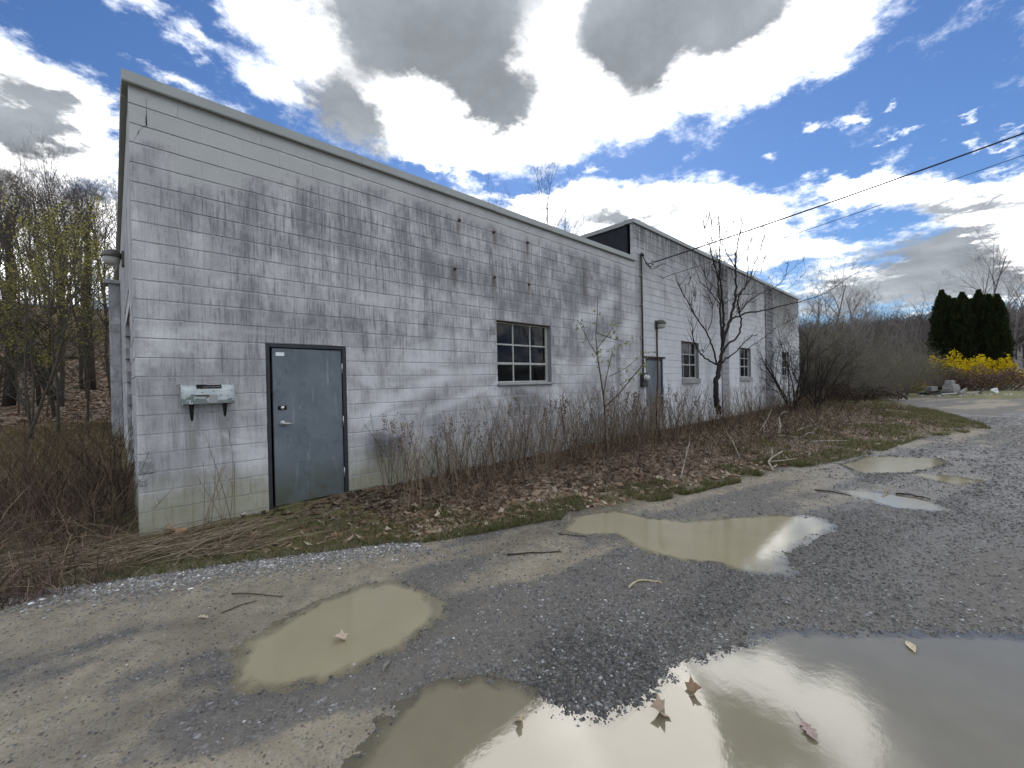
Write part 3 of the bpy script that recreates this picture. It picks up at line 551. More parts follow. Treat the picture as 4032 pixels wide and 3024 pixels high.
# blocks
cells = []
def add_block(a, b_, zt, zb, k, proud=0.0, tone=None):
    if b_ - a < .03: return
    cells.append((a, b_, zb, zt, k, proud, tone))
for k in range(-5, 25):
    zt = ZT - CO * k; zb = zt - CO
    if zb < -.35: continue
    lo = X0 if k >= 0 else XS; edges = []
    s = X0 + (0 if k % 2 == 0 else .2) ; xj = []
    x = s
    while x < X1 + .1: xj.append(x); x += .4025
    xj = [v for v in xj if lo + .05 < v < X1 - .05]
    cuts = [(lo, X1)]
    ivs = [(lo, X1)]
    for (a, b_, z0, z1) in OPEN:
        if z0 < zt - .05 and z1 > zb + .05:
            new = []
            for (p, q) in ivs:
                if b_ <= p or a >= q: new.append((p, q)); continue
                if a > p: new.append((p, a))
                if b_ < q: new.append((b_, q))
            ivs = new
    extra = []
    for (a, b_, z0, z1) in OPEN:
        if z1 < 2.3 or k < 0: pass
        if z0 > 1 and zb < z0: extra += [a, b_]
    extra += [XS] + [v for p in PIL for v in p]
    for (p, q) in ivs:
        js = sorted([v for v in xj if p + .07 < v < q - .07 and all(abs(v - e) > .07 for e in extra)] + [e for e in extra if p + .02 < e < q - .02])
        pts = [p] + js + [q]
        for i in range(len(pts) - 1):
            a, b_ = pts[i], pts[i + 1]; m = (a + b_) / 2; proud = 0; tone = None
            if any(P[0] - .01 < m < P[1] + .01 for P in PIL): proud = .05; tone = .52 if rng.random() < .9 else .7
            if any(o[0] < m < o[1] and zb < o[2] and o[2] > 1 for o in OPEN): tone = .86; proud = -.004
            z1 = zt; z0 = zb
            for (oa, ob, oz0, oz1) in OPEN:          # trim to sill and head
                if oa - .001 <= m <= ob + .001:
                    if z0 < oz1 < z1: z0 = oz1
                    if z0 < oz0 < z1 and oz0 > 0: z1 = oz0
            if z1 - z0 > .03: add_block(a, b_, z1, z0, k, proud, tone)
def block_geo(mb, a, b_, zb, zt, k, proud, tone, org):
    g = .0046; dv = rng.random()
    jn = lambda kk: .42 + .95 * float(ss(.25, .75, fbm((a + b_) / 2 * .9 + kk * 7.3, kk * 3.1, 1.0, 3, 15)))
    gt = g * jn(k) * (1 + .12 * rng.random()); gb = g * jn(k + 1) * (1 + .12 * rng.random())
    if k in (1,) and a > 1.2: gt *= 2.2
    if k == 0 and a > 1.2: gb *= 1.6
    if k == 2 and a > 4: gt *= 1.7
    if k in (-3, -2) and rng.random() < .6: gt *= 1.8
    gv = .0001 if dv < .80 else (.0012 if dv < .95 else .004)
    x0, x1, z0, z1 = a + gv, b_ - gv, zb + gb, zt - gt
    if abs(a - X0) < .01: x0 = a
    y = -proud + (rng.random(4) - .5) * .0035; c = .0025 + .001 * rng.random(); c2 = .007 + .002 * rng.random()
    t = tone if tone else float(np.clip(rng.normal(1.0, .014), .94, 1.05))
    jag = lambda: (rng.random() - .5) * .004
    F = [(x0 + .0002, y[0], z0 + c + jag()), (x1 - .0002, y[1], z0 + c + jag()), (x1 - .0002, y[2], z1 - c2 + jag()), (x0 + .0002, y[3], z1 - c2 + jag())]
    B = [(x0, .009, z0), (x1, .009, z0), (x1, .009, z1), (x0, .009, z1)]; C = [(x, .10, z) for x, _, z in B]
    v = F + B + C
    f = [(0, 1, 2, 3)] + [(4 + i, 4 + (i + 1) % 4, (i + 1) % 4, i) for i in range(4)] + [(8 + i, 8 + (i + 1) % 4, 4 + (i + 1) % 4, 4 + i) for i in range(4)]
    mb.add(np.array(v), f, (t, t, t))
spall = [i for i, c in enumerate(cells) if c[1] > 5.15 and c[0] < 5.1 and c[1] < 5.25 and 2.45 < c[3] < 2.72]
order = sorted(range(len(cells)), key=lambda i: (cells[i][0] + cells[i][1]) / 2)
near = set(order[:300]); far = MB()
for i, cdat in enumerate(cells):
    a, b_, zb, zt, k, proud, tone = cdat
    if i in near:
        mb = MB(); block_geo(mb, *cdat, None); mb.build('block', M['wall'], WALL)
    else: block_geo(far, *cdat, None)
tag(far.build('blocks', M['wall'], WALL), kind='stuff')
# broken patch beside the first window and at the corner
for (x0, x1, z0, z1) in ((5.02, 5.19, 2.46, 2.64), (.172, .30, .70, .86), (.172, .24, .58, .66)):
    sp = MB(); gx, gz_ = np.meshgrid(np.linspace(x0, x1, 9), np.linspace(z0, z1, 9), indexing='ij'); yy = -.004 - .010 * rng.random(gx.shape); ed = (gx == x0) | (gx == x1) | (gz_ == z0) | (gz_ == z1); yy[ed] = .003
    gx = gx + np.where(ed, 0.02, .006) * (rng.random(gx.shape) - .5); gz_ = gz_ + np.where(ed, .02, .006) * (rng.random(gx.shape) - .5); gx = np.maximum(gx, X0 + .001)
    idx = np.arange(81).reshape(9, 9); f = np.stack([idx[:-1, :-1], idx[1:, :-1], idx[1:, 1:], idx[:-1, 1:]], -1).reshape(-1, 4); sp.add(np.stack([gx.ravel(), yy.ravel(), gz_.ravel()], 1), f); sp.build('spalled_patch', M['rawblock'], WALL)
cr = MB()                                          # stepped crack at the top left corner
cp = [(.310, 4.66), (.308, 4.58), (.311, 4.50), (.305, 4.46), (.307, 4.40), (.306, 4.37), (.275, 4.352), (.245, 4.30), (.235, 4.262), (.205, 4.20)]
cw = [.002, .002, .003, .009, .010, .008, .006, .006, .005, .0005]
jx = rng.normal(size=len(cp)) * .0015
cv = [(x - w_ * (.6 if abs(z - 4.4) > .09 else .4) + j, -.0068, z) for (x, z), w_, j in zip(cp, cw, jx)] + [(x + w_ * .6 + j, -.0068, z + (.012 if 4.2 < z < 4.38 else 0) * w_ / .008) for (x, z), w_, j in zip(cp, cw, jx)]
m_ = len(cp); cr.add(cv, [(i, m_ + i, m_ + i + 1, i + 1) for i in range(m_ - 1)])
cr.build('crack', M['black'], WALL)
for (x, z) in ANCH:
    a = MB(); a.bbox((x - .02, -.025, z - .022), (x + .02, .0, z + .022), .005); a.tube([(x, -.02, z), (x + .003, -.055, z - .004)], .011, 6); a.build('anchor_bolt', M['rust'], WALL)
# copings in lengths
def coping(xa, xb, zb, h, n, ov=.055):
    for i in range(n):
        a = xa + (xb - xa) * i / n; b_ = xa + (xb - xa) * (i + 1) / n - .004; dz = (rng.random() - .5) * .006
        mb = MB(); prof = [(-ov, zb - .012), (-ov - .008, zb), (-ov, zb + h), (.26, zb + h + .015), (.26, zb + .01), (.02, zb + .002), (-ov + .012, zb - .002), (-ov + .012, zb - .012)]
        prof = [(y, z + dz) for y, z in prof]; m = len(prof)
        v = [(a, y, z) for y, z in prof] + [(b_, y, z) for y, z in prof]
        mb.add(v, [(i2, (i2 + 1) % m, (i2 + 1) % m + m, i2 + m) for i2 in range(m)]); mb.poly([(a, y, z) for y, z in prof][::-1]); mb.poly([(b_, y, z) for y, z in prof])
        mb.build('coping_panel', M['coping'], BLD)
coping(X0 - .05, XS + .03, ZT - .015, .108, 4); coping(XS - .045, X1 + .05, ZT2 - .012, .108, 6, .045)
mb = MB(); mb.box((X0 - .055, .265, ZT - .03), (X0 + .20, DEP + .2, ZT + .092)); mb.build('end_coping', M['coping'], BLD)
mb = MB(); mb.box((XS - .04, .265, ZT2 - .02), (XS + .2, DEP + .2, ZT2 + .092)); mb.build('side_coping', M['coping'], BLD)
# end wall (seen edge-on), with a tall dark doorway, and a block pier behind it
ew = MB(); cc = 0
for k in range(0, 25):
    zt = ZT - CO * k; zb = zt - CO; y = .205
    j = .40 if k % 2 == 0 else .2
    while y < DEP:
        y2 = min(y + j, DEP); j = .4
        if not (1.6 < (y + y2) / 2 < 4.4 and zb < 2.75): ew.bbox((X0 + (rng.random()) * .003, y + .003, zb + .005), (X0 + .19, y2 - .003, zt - .005), .004, (1.0 + .05 * rng.normal(),) * 3)
        y = y2
tag(ew.build('end_wall_blocks', M['wall'], BLD), kind='stuff')
mb = MB(); mb.box((X0 + .012, .21, -.3), (X0 + .18, 1.6, ZT - .02)); mb.box((X0 + .012, 4.4, -.3), (X0 + .18, DEP, ZT - .02)); mb.box((X0 + .012, 1.6, 2.75), (X0 + .18, 4.4, ZT - .02)); mb.build('end_wall_core', M['mortar'], BLD)
for k in range(21):
    zt = 4.24 - CO * k; mb = MB(); mb.bbox((-.045, 8.6, zt - CO + .006), (.165, 9.02, zt - .004), .005, (.95 + .05 * rng.normal(),) * 3); mb.build('pier_block', M['wall'], BLD)
mb = MB(); mb.bbox((-.13, 8.52, 4.244), (.166, 9.1, 4.34), .008); mb.build('pier_cap', M['sill'], BLD)
mb = MB(); mb.box((-.038, 8.61, -.3), (.16, 9.0, 4.24)); mb.build('pier_core', M['mortar'], BLD)

# first door
def rbox(mb, a, b_, px, pyv, ang, **kw):           # box turned about a vertical hinge line
    k = mb.n; mb.bbox(a, b_, kw.get('ch', .003)); V = mb.V[-1]; c_, s_ = cos(ang), sin(ang); x = V[:, 0] - px; y = V[:, 1] - pyv
    V[:, 0] = px + c_ * x - s_ * y; V[:, 1] = pyv + s_ * x + c_ * y
DR = MB(); DR.bbox((1.55, .04, .1), (2.31, .085, 2.06), .002)
def door(a, b_, ztop, zbot, leaf_ang, gap, full=True):
    f = MB(); fw = .048
    f.bbox((a + .002, .012, -.1), (a + fw, .17, ztop - .003), .004); f.bbox((b_ - fw, .012, -.1), (b_ - .002, .17, ztop - .003), .004); f.bbox((a + fw, .012, ztop - fw), (b_ - fw, .17, ztop - .003), .004)
    bkp = MB(); bkp.box((a + .01, .20, -.1), (b_ - .01, .23, ztop)); bkp.build('dark_gap_sheet', M['dark'], BLD)  # near-black sheet paints the shade seen through the door gap
    l = MB(); hx = b_ - fw - .006; rbox(l, (a + fw + gap, .035, zbot), (hx, .08, ztop - fw - .012), hx, .035, leaf_ang)
    d = l.build('door', M['door'], BLD); fr = f.build('door_frame', M['frame'], BLD); return d
D1 = door(1.37, 2.37, 2.14, .095, R_(1.2), .03)
tag(D1, 'blue grey steel door standing slightly ajar')
lx = 1.50; dyf = lambda x: .035 - (2.316 - x) * math.tan(R_(1.2)) - .0
def dy(x): return .035 - (2.316 - x) * sin(R_(1.2))
mb = MB(); mb.tube([(1.548, dy(1.548) - .001, 1.13), (1.548, dy(1.548) - .012, 1.13)], .034, 20); mb.tube([(1.548, dy(1.548) - .012, 1.13), (1.548, dy(1.548) - .05, 1.13)], [.022, .018], 14); mb.tube([(1.545, dy(1.55) - .048, 1.13), (1.60, dy(1.6) - .055, 1.127), (1.665, dy(1.66) - .05, 1.12)], [.013, .011, .007], 10); mb.build('handle', M['steel'], D1, True)
mb = MB(); mb.bbox((1.50, dy(1.55) - .004, 1.30), (1.60, dy(1.55) + .003, 1.352), .001); pl = mb.build('lock_plate', M['black'], D1)
mb = MB(); mb.tube([(1.552, dy(1.55) - .003, 1.326), (1.552, dy(1.55) - .012, 1.326)], [.025, .021], 18); mb.build('deadbolt', M['steel'], D1, True)
mb = MB(); mb.bbox((1.487, dy(1.53) - .0035, 1.985), (1.585, dy(1.53) + .002, 2.03), .001); mb.build('sticker', M['white'], D1)
for z in (1.83, 1.10, .38):
    mb = MB(); mb.tube([(2.322, .026, z - .07), (2.322, .026, z + .07)], .010, 10); mb.box((2.318, .034, z - .06), (2.345, .036, z + .06)); mb.build('hinge', M['steel'], D1, True)
mb = MB(); mb.bbox((1.44, .09, 1.52), (1.452, .12, 1.92), .002); mb.build('latch_strip', M['rust'], D1)
D2 = door(10.69, 11.69, 2.18, .30, 0.0, .004)
mb = MB(); mb.tube([(11.52, .034, 1.10), (11.52, -.02, 1.10)], [.03, .02], 12); mb.tube([(11.52, -.02, 1.10), (11.52, -.05, 1.10)], [.032, .028], 12); mb.build('handle', M['steel'], D2, True)
mb = MB(); mb.bbox((10.60, -.03, 2.183), (11.80, .02, 2.225), .006); mb.build('door_lintel', M['rust'], BLD)
mb = MB(); mb.bbox((10.76, .02, -.1), (11.66, .05, .82), .006); mb.build('kick_board', M['sill'], D2)
# windows
def window(a, b_, z0, z1, cols, rows, sill_h=.1):
    W_ = MB(); yf = .10; fw = .038
    W_.bbox((a + .002, yf, z0 + .002), (a + fw, yf + .045, z1 - .002), .004); W_.bbox((b_ - fw - .03, yf, z0 + .002), (b_ - .002, yf + .045, z1 - .002), .004); W_.bbox((a + fw, yf, z0 + .002), (b_ - fw - .03, yf + .045, z0 + fw), .004); W_.bbox((a + fw, yf, z1 - fw), (b_ - fw - .03, yf + .045, z1 - .002), .004)
    win = W_.build('window', M['cream'], BLD)
    xa, xb, za, zb = a + fw, b_ - fw - .03, z0 + fw, z1 - fw
    for c in cols: mb = MB(); x = xa + (xb - xa) * c; mb.bbox((x - .014, yf + .004, za), (x + .014, yf + .036, zb), .003); mb.build('glazing_bar', M['cream'], win)
    zr = [zb - (zb - za) * r for r in rows]; xc = [xa] + [xa + (xb - xa) * c for c in cols] + [xb]
    for q, z in enumerate(zr):
        for i in range(len(xc) - 1):
            mb = MB(); t = .015 if q == 0 else .022; mb.bbox((xc[i] + (.015 if i else 0), yf + .002, z - t), (xc[i + 1] - (.015 if i < len(xc) - 2 else 0), yf + .038, z + t), .003); mb.build('glazing_bar', M['cream'], win)
    zz = [zb] + zr + [za]
    for i in range(len(xc) - 1):
        for j in range(len(zz) - 1):
            mb = MB(); t = (rng.random(4) - .5) * .004; x_0, x_1, z_1, z_0 = xc[i] + .005, xc[i + 1] - .005, zz[j] - .005, zz[j + 1] + .005
            mb.add([(x_0, yf + .02 + t[0], z_0), (x_1, yf + .02 + t[1], z_0), (x_1, yf + .02 + t[2], z_1), (x_0, yf + .02 + t[3], z_1)], [(0, 1, 2, 3)]); mb.build('pane', M['glass'], win)
    mb = MB(); gx = np.linspace(a + .03, b_ - .03, 60); yy = .30 + .025 * np.sin(gx * 38) + .012 * np.sin(gx * 91 + 1); n = len(gx)
    mb.add(np.concatenate([np.stack([gx, yy, np.full(n, z0 + (.36 if a < 6 else .0) * (z1 - z0))], 1), np.stack([gx, yy, np.full(n, z1 + .1)], 1)]), [(i, i + 1, n + i + 1, n + i) for i in range(n - 1)]); mb.build('curtain', M['curtain'], win, True)
    mb = MB(); mb.bbox((a - .02, -.055, z0 - sill_h), (b_ + .02, .098, z0 - .004), .012); mb.build('sill', M['sill'], win)
    return win
window(*OPEN[1], (.335, .675), (.36, .69), .045); window(*OPEN[3], (.26, .66), (.33, .63), .17); window(*OPEN[4], (.30, .68), (.34, .64), .16); window(*OPEN[5], (.33, .66), (.33, .66), .12)
for (a, b_, z1) in ((5.20, 6.73, 2.755), (12.92, 14.23, 2.76), (18.12, 19.5, 2.77)):
    mb = MB(); mb.bbox((a + .004, .004, z1 - .012), (b_ - .004, .10, z1 - .001), .002); mb.build('steel_lintel', M['rust'], WALL)

# fixtures on the walls
MBX = thing('mailbox', 'dented pale green tin mailbox with peeling paint on the wall left of the door', 'mailbox', (.76, 0, 1.4))
mb = MB(); xa, xb = .535, 1.005
prof = [(-.008, 1.425), (-.008, 1.625), (-.05, 1.632), (-.095, 1.612), (-.125, 1.575), (-.135, 1.53), (-.138, 1.425)]
def ext(mb, prof, xa, xb, caps=True):
    m = len(prof); mb.add([(xa, y, z) for y, z in prof] + [(xb, y, z) for y, z in prof], [(i, (i + 1) % m, (i + 1) % m + m, i + m) for i in range(m)])
    if caps: mb.poly([(xa, y, z) for y, z in prof][::-1]); mb.poly([(xb, y, z) for y, z in prof])
ext(mb, prof, xa, xb); mb.build('body', M['mailbox'], MBX)
for x in (xa - .006, xb - .004):
    mb = MB(); ext(mb, [(-.004, 1.415), (-.004, 1.63), (-.05, 1.640), (-.10, 1.620), (-.132, 1.58), (-.143, 1.53), (-.147, 1.415)], x, x + .010); mb.build('end_plate', M['mailbox'], MBX)
mb = MB(); o = .004
sl_ = [(-.054, 1.636), (-.099, 1.6165), (-.118, 1.594)]
mb.add([(.665, y - .002, z + .002) for y, z in sl_] + [(.895, y - .002, z + .002) for y, z in sl_], [(0, 1, 4, 3), (1, 2, 5, 4)]); lb = mb.build('name_slot', M['black'], MBX)
mb = MB(); mb.add([(.76, -.061, 1.6365), (.885, -.061, 1.6365), (.885, -.110, 1.611), (.72, -.112, 1.608)], [(0, 1, 2, 3)]); mb.build('torn_label', flat('torn_label', (.45, .43, .42), .8, .2, var=.5, sc=60), lb)
mb = MB(); mb.bbox((.775, -.1415, 1.428), (.850, -.135, 1.522), .003); mb.build('flap', M['coping'], MBX)
mb = MB(); mb.bbox((.640, -.146, 1.508), (.775, -.136, 1.522), .002); mb.build('rusty_latch', M['rust'], MBX)
mb = MB(); mb.bbox((.605, -.143, 1.482), (.665, -.137, 1.528), .003); mb.build('hasp', M['mailbox'], MBX)
mb = MB(); mb.tube([(.535, -.03, 1.630), (.52, -.05, 1.642), (.50, -.06, 1.634), (.492, -.06, 1.615)], .003, 5); mb.build('wire_hook', M['wire'], MBX)
for x, dz in ((.615, 0), (.918, .03)):
    mb = MB(); mb.add([(x - .024, -.125, 1.424), (x + .024, -.125, 1.424), (x + .024, -.119, 1.424), (x - .024, -.119, 1.424), (x - .012, -.118, 1.26 + dz), (x + .014, -.118, 1.26 + dz), (x + .014, -.112, 1.26 + dz), (x - .012, -.112, 1.26 + dz), (x, -.108, 1.235 + dz), (x + .006, -.108, 1.235 + dz), (x + .006, -.104, 1.235 + dz), (x, -.104, 1.235 + dz)],
        [(0, 4, 5, 1), (1, 5, 6, 2), (2, 6, 7, 3), (3, 7, 4, 0), (4, 8, 9, 5), (5, 9, 10, 6), (6, 10, 11, 7), (7, 11, 8, 4), (0, 1, 2, 3), (8, 11, 10, 9)]); mb.build('newspaper_bracket', M['black'], MBX)
def lamp(x, y, z, face, label):
    # face: unit outward dir (2d); lamp = back plate, domed hood, glass lens
    L = thing('wall_lamp', label, 'lamp', (x, y, z)); f = np.array([*face, 0.]); u = np.array([-f[1], f[0], 0.]); c = np.array([x, y, z])
    def obx(mb, d0, d1, u0, u1, z0, z1, ch=.01):
        mb.bbox((d0, u0, z0), (d1, u1, z1), ch); V = mb.V[-1]; mb.V[-1] = c + V[:, :1] * f + V[:, 1:2] * u + V[:, 2:] * np.array([[0, 0, 1.]])
    mb = MB(); obx(mb, -.02, .03, -.09, .09, -.12, .12); mb.build('back_plate', M['lamp'], L)
    n = 18; th = np.linspace(0, 2 * pi, n, endpoint=False)
    def rings(rs, name, mt):
        mb = MB(); V = []; 
        for (r, zz, off) in rs: V.append(c + (off + r * np.cos(th))[:, None] * f + (r * np.sin(th))[:, None] * u + np.array([0, 0, zz]))
        V = np.concatenate(V); F = [(i * n + k, i * n + (k + 1) % n, (i + 1) * n + (k + 1) % n, (i + 1) * n + k) for i in range(len(rs) - 1) for k in range(n)]; mb.add(V, F); mb.build(name, mt, L, True)
    rings([(.125, .0, .15), (.135, .012, .15), (.12, .07, .145), (.08, .115, .13), (.02, .135, .12), (.001, .136, .12)], 'hood', M['lamp']); rings([(.112, .0, .15), (.108, -.06, .15), (.085, -.115, .145), (.001, -.12, .14)], 'lens', M['lens'])
    return L
lamp(11.33, -.005, 3.14, (0, -1), 'bronze jar lamp on the far wall above the second door'); lamp(X0 - .002, 3.6, 3.76, (-1, 0), 'grey jar lamp on the end wall at the left corner')
mb = MB(); mb.tube([(11.31, -.03, 3.26), (11.30, -.03, 2.2), (11.27, -.05, 1.6), (11.12, -.07, .9), (11.08, -.08, .2)], .022, 8); tag(mb.build('lamp_conduit', M['rust'], None, True), 'rusty bent pipe running down from the far wall lamp', 'pipe')
cd = thing('service_conduit', 'thin black vertical conduit running up the wall at the building joint', 'conduit', (10.46, 0, 1.8))
mb = MB(); mb.tube([(10.47, -.05, 4.95), (10.465, -.05, 3.4), (10.45, -.05, 1.75)], .024, 10); mb.build('pipe', M['conduit'], cd, True)
mb = MB(); mb.tube([(10.47, -.05, 4.94), (10.49, -.055, 5.0), (10.53, -.06, 4.99), (10.55, -.06, 4.95)], [.034, .04, .036, .03], 10); mb.build('weatherhead', M['conduit'], cd, True)
for z in (2.1, 2.7, 3.6, 4.4): mb = MB(); mb.bbox((10.42, -.055, z), (10.51, -.0, z + .03), .004); mb.build('strap', M['steel'], cd)
em = thing('electric_meter', 'grey electric meter box with round glass dial beside the second door', 'meter', (10.5, 0, 1.4))
mb = MB(); mb.bbox((10.36, -.10, 1.38), (10.62, -.0, 1.76), .012); mb.build('box', M['conduit'], em)
mb = MB(); mb.tube([(10.5, -.1, 1.62), (10.5, -.16, 1.62), (10.5, -.2, 1.62)], [.085, .082, .06], 18); mb.build('dial', M['lens'], em, True)
mb = MB(); mb.tube([(10.5, -.098, 1.62), (10.5, -.118, 1.62)], .098, 18); mb.build('ring', M['steel'], em, True)
# power lines, insulator and the pole they run to
ins = thing('insulator', 'grey spool insulator on a bracket beside the conduit top', 'insulator', (10.95, 0, 4.8))
mb = MB(); mb.tube([(10.95, 0, 4.83), (10.95, -.16, 4.83)], .012, 6); mb.build('bracket', M['rust'], ins)
mb = MB(); mb.tube([(10.95, -.13, 4.76), (10.95, -.13, 4.80), (10.95, -.13, 4.83), (10.95, -.13, 4.86), (10.95, -.13, 4.90)], [.04, .045, .028, .045, .04], 12); mb.build('spool', M['coping'], ins, True)
def wpt(xc, zc, h): return CP + np.array([Rt[0], Rt[1], 0]) * xc + np.array([Fw[0], Fw[1], 0]) * zc + np.array([0, 0, h])
PT = wpt(15.2, 6.05, 6.15)
def catenary(A, B, sag, n=40): t = np.linspace(0, 1, n)[:, None]; P = A + (B - A) * t; P[:, 2:] -= sag * 4 * t * (1 - t); return P
mb = MB(); P = catenary(np.array([10.95, -.15, 4.83]), PT, .12); mb.tube(P, .017, 6)
tag(mb.build('power_line', M['wire'], None, True), 'thick twisted black service cable running from the insulator up to the right', 'cable')
mb = MB(); P2 = catenary(np.array([11.75, -.04, 4.56]), PT + np.array([0, 0, -.42]), .10); mb.tube(P2, .007, 5); mb.tube([(11.6, .0, 4.6), (11.62, -.06, 4.52), (11.68, -.07, 4.5), (11.75, -.04, 4.56)], .007, 5)
tag(mb.build('telephone_line', M['wire'], None, True), 'thinner wire below the service cable fixed to the far wall', 'cable')
mb = MB(); mb.tube([(10.53, -.06, 4.95), (10.62, -.12, 4.72), (10.8, -.16, 4.62), (11.0, -.17, 4.66), (11.3, -.2, 4.83)], .011, 5); mb.tube([(10.55, -.06, 4.95), (10.6, -.10, 4.80), (10.78, -.15, 4.68), (11.0, -.15, 4.72), (11.5, -.26, 4.88)], .009, 5)
tag(mb.build('drip_loop', M['wire'], None, True), 'slack loops of black wire between conduit top and insulator', 'cable')
pz = float(gz(PT[0], PT[1])); PO = thing('utility_pole', 'wooden utility pole at the roadside carrying the service cable', 'pole', (PT[0], PT[1], pz))
mb = MB(); mb.tube([(PT[0] + .14, PT[1] - .1, pz - .2), (PT[0] + .14, PT[1] - .1, 8.2)], [.15, .11], 12); mb.build('shaft', M['darkw'], PO, True)
mb = MB(); mb.bbox((PT[0] + .05, PT[1] - 1.0, 7.6), (PT[0] + .17, PT[1] + .8, 7.72), .01); mb.build('crossarm', M['darkw'], PO)

# ------------------------------------------------------------------ trees
def rv3(n=None): v = rng.normal(size=3 if n is None else (n, 3)); return v / np.linalg.norm(v, axis=-1, keepdims=True)
def grow(h, r0, first, levels, nch, spread, up=.12, wob=.16, ratio=.62, lean=(0, 0), trunk_ch=14, leafn=0, multi=1):
    """returns (trunk MB, crown MB, tip list); bark colours given later through col"""
    TR = MB(); A = []; B = []; RA = []; RB = []; tips = []
    bc = np.array([.085, .072, .060])
    def branch(p, d, L, r, lev):
        nseg = max(3, int(5 - lev * .6)) if lev else 12
        P = [p]; q = p.copy(); dd = d.copy()
        for i in range(nseg):
            dd = dd + rv3() * wob * (.5 if lev == 0 else 1.0) + np.array([0, 0, up * (0.15 if lev == 0 else 1)]); dd /= np.linalg.norm(dd); q = q + dd * L / nseg; P.append(q.copy())
        P = np.array(P); R = r * np.linspace(1, .30 if lev else .22, nseg + 1)
        if lev <= 1 and r > .018: TR.tube(P, R, 7 if lev == 0 else 5, bc)
        else: A.extend(P[:-1]); B.extend(P[1:]); RA.extend(R[:-1]); RB.extend(R[1:])
        if lev == levels: tips.extend([P[-1], P[len(P) // 2]]); return
        k = trunk_ch if lev == 0 else nch
        for i in range(k):
            t = (first + (1 - first) * (i + rng.random()) / k) if lev == 0 else (.22 + .78 * (i + rng.random()) / k)
            f = t * nseg; j = min(int(f), nseg - 1); pt = P[j] + (P[j + 1] - P[j]) * (f - j); tg = P[j + 1] - P[j]; tg /= np.linalg.norm(tg)
            sd_ = rv3(); sd_ -= tg * (sd_ @ tg); sd_ /= np.linalg.norm(sd_) + 1e-9; a = spread * (.7 + .6 * rng.random())
            nd_ = tg * cos(a) + sd_ * sin(a); rr = np.interp(f, range(nseg + 1), R) * (.45 + .25 * rng.random())
            l = L * ratio * (.55 + .6 * rng.random()) * ((1.15 - .55 * t) if lev == 0 else 1)
            branch(pt, nd_, l, max(rr, .0035), lev + 1)
    for mlt in range(multi):
        d = np.array([lean[0], lean[1], 1.0]) + (rv3() * np.array([.55, .55, .1]) if multi > 1 else 0); d /= np.linalg.norm(d); branch(np.array([0, 0, -.15]) + (rv3() * np.array([.12, .12, 0]) if multi > 1 else 0), d, h * (.75 + .35 * rng.random() if multi > 1 else 1), r0, 0)
    CR = MB(); A = np.array(A); B = np.array(B); CR.prisms(A, B, np.array(RA), np.array(RB), bc * 1.05); return TR, CR, np.array(tips)
HT = {}
def top_for(x, y, ypx):                          # height that brings a crown up to a given sight line
    zc = Fw[0] * x + Fw[1] * (y - CP[1]); return (1533 - ypx) * zc / FPX + CP[2] - float(gz(x, y))
def tree_proto(name, label, cat, group, g, leaf=None, leafmat='leafy', tint=None):
    TR, CR, tips = g
    t = thing(name, label, cat, (0, 0, 0), group)
    if tint is not None:
        for mb in (TR, CR): mb.C = [np.broadcast_to(np.array(tint), c.shape) for c in mb.C]
    tr = TR.build('trunk', M['bark'], t, True); cr = CR.build('crown', M['bark'], t)
    if leaf:
        n, sz, cols, sp = leaf; L = MB(); tips = tips[tips[:, 2] > .36 * tips[:, 2].max()] if 'budding_tree' in name else tips; p = tips[rng.integers(0, len(tips), n)] + rng.normal(size=(n, 3)) * sp; u = rv3(n) * sz * (.6 + .8 * rng.random((n, 1))); v = np.cross(u, rv3(n)); v = v / (np.linalg.norm(v, axis=1)[:, None] + 1e-9) * sz * (.6 + .8 * rng.random((n, 1)))
        c = np.array(cols)[rng.integers(0, len(cols), n)] * (.7 + .6 * rng.random((n, 1))); L.leaves(p, u * .55, v, c); L.build('foliage', M[leafmat], t)
    HT[t.name_full] = max(float(np.concatenate(TR.V)[:, 2].max()), float(np.concatenate(CR.V)[:, 2].max())); kids(t); return t
E3 = (0, 0, 0)
GF = 'bare trees of the hillside wood'
forest = [tree_proto('bare_tree', 'bare grey trunked woodland tree standing on the leafy hillside', 'tree', GF, grow(h, r, .34, 4, 6, .62, .10, .15, .5, trunk_ch=14), tint=tn) for h, r, tn in [(13, .12, (0.081, 0.07, 0.061)), (11, .12, (0.101, 0.089, 0.076)), (14.5, .14, (0.07, 0.061, 0.054)), (10, .09, (0.115, 0.101, 0.084))]]
pos = []
for i in range(52):
    for tr in range(40):
        y = 15 + 40 * rng.random() ** .9; x = -.13 * (y + 6) * (1.15 * rng.random()) + .3 if i < 33 else rng.uniform(-18, 6)
        if all((x - a) ** 2 + (y - b) ** 2 > 1.0 for a, b in pos): break
    pos.append((x, y)); q = i % 4
    sc = top_for(x, y, rng.uniform(500, 720)) / HT[forest[q].name_full]; sc = float(np.clip(sc, .45, 1.3)); loc = (x, y, float(gz(x, y)) - .1); rz = rng.uniform(0, 6.28); tl = tuple(rng.normal(size=2) * .05)
    if i >= 4: dup(forest[q], loc, rz, sc, tilt=tl)
    else: forest[q].location = loc; forest[q].rotation_euler = (tl[0], tl[1], rz); forest[q].scale = (sc,) * 3
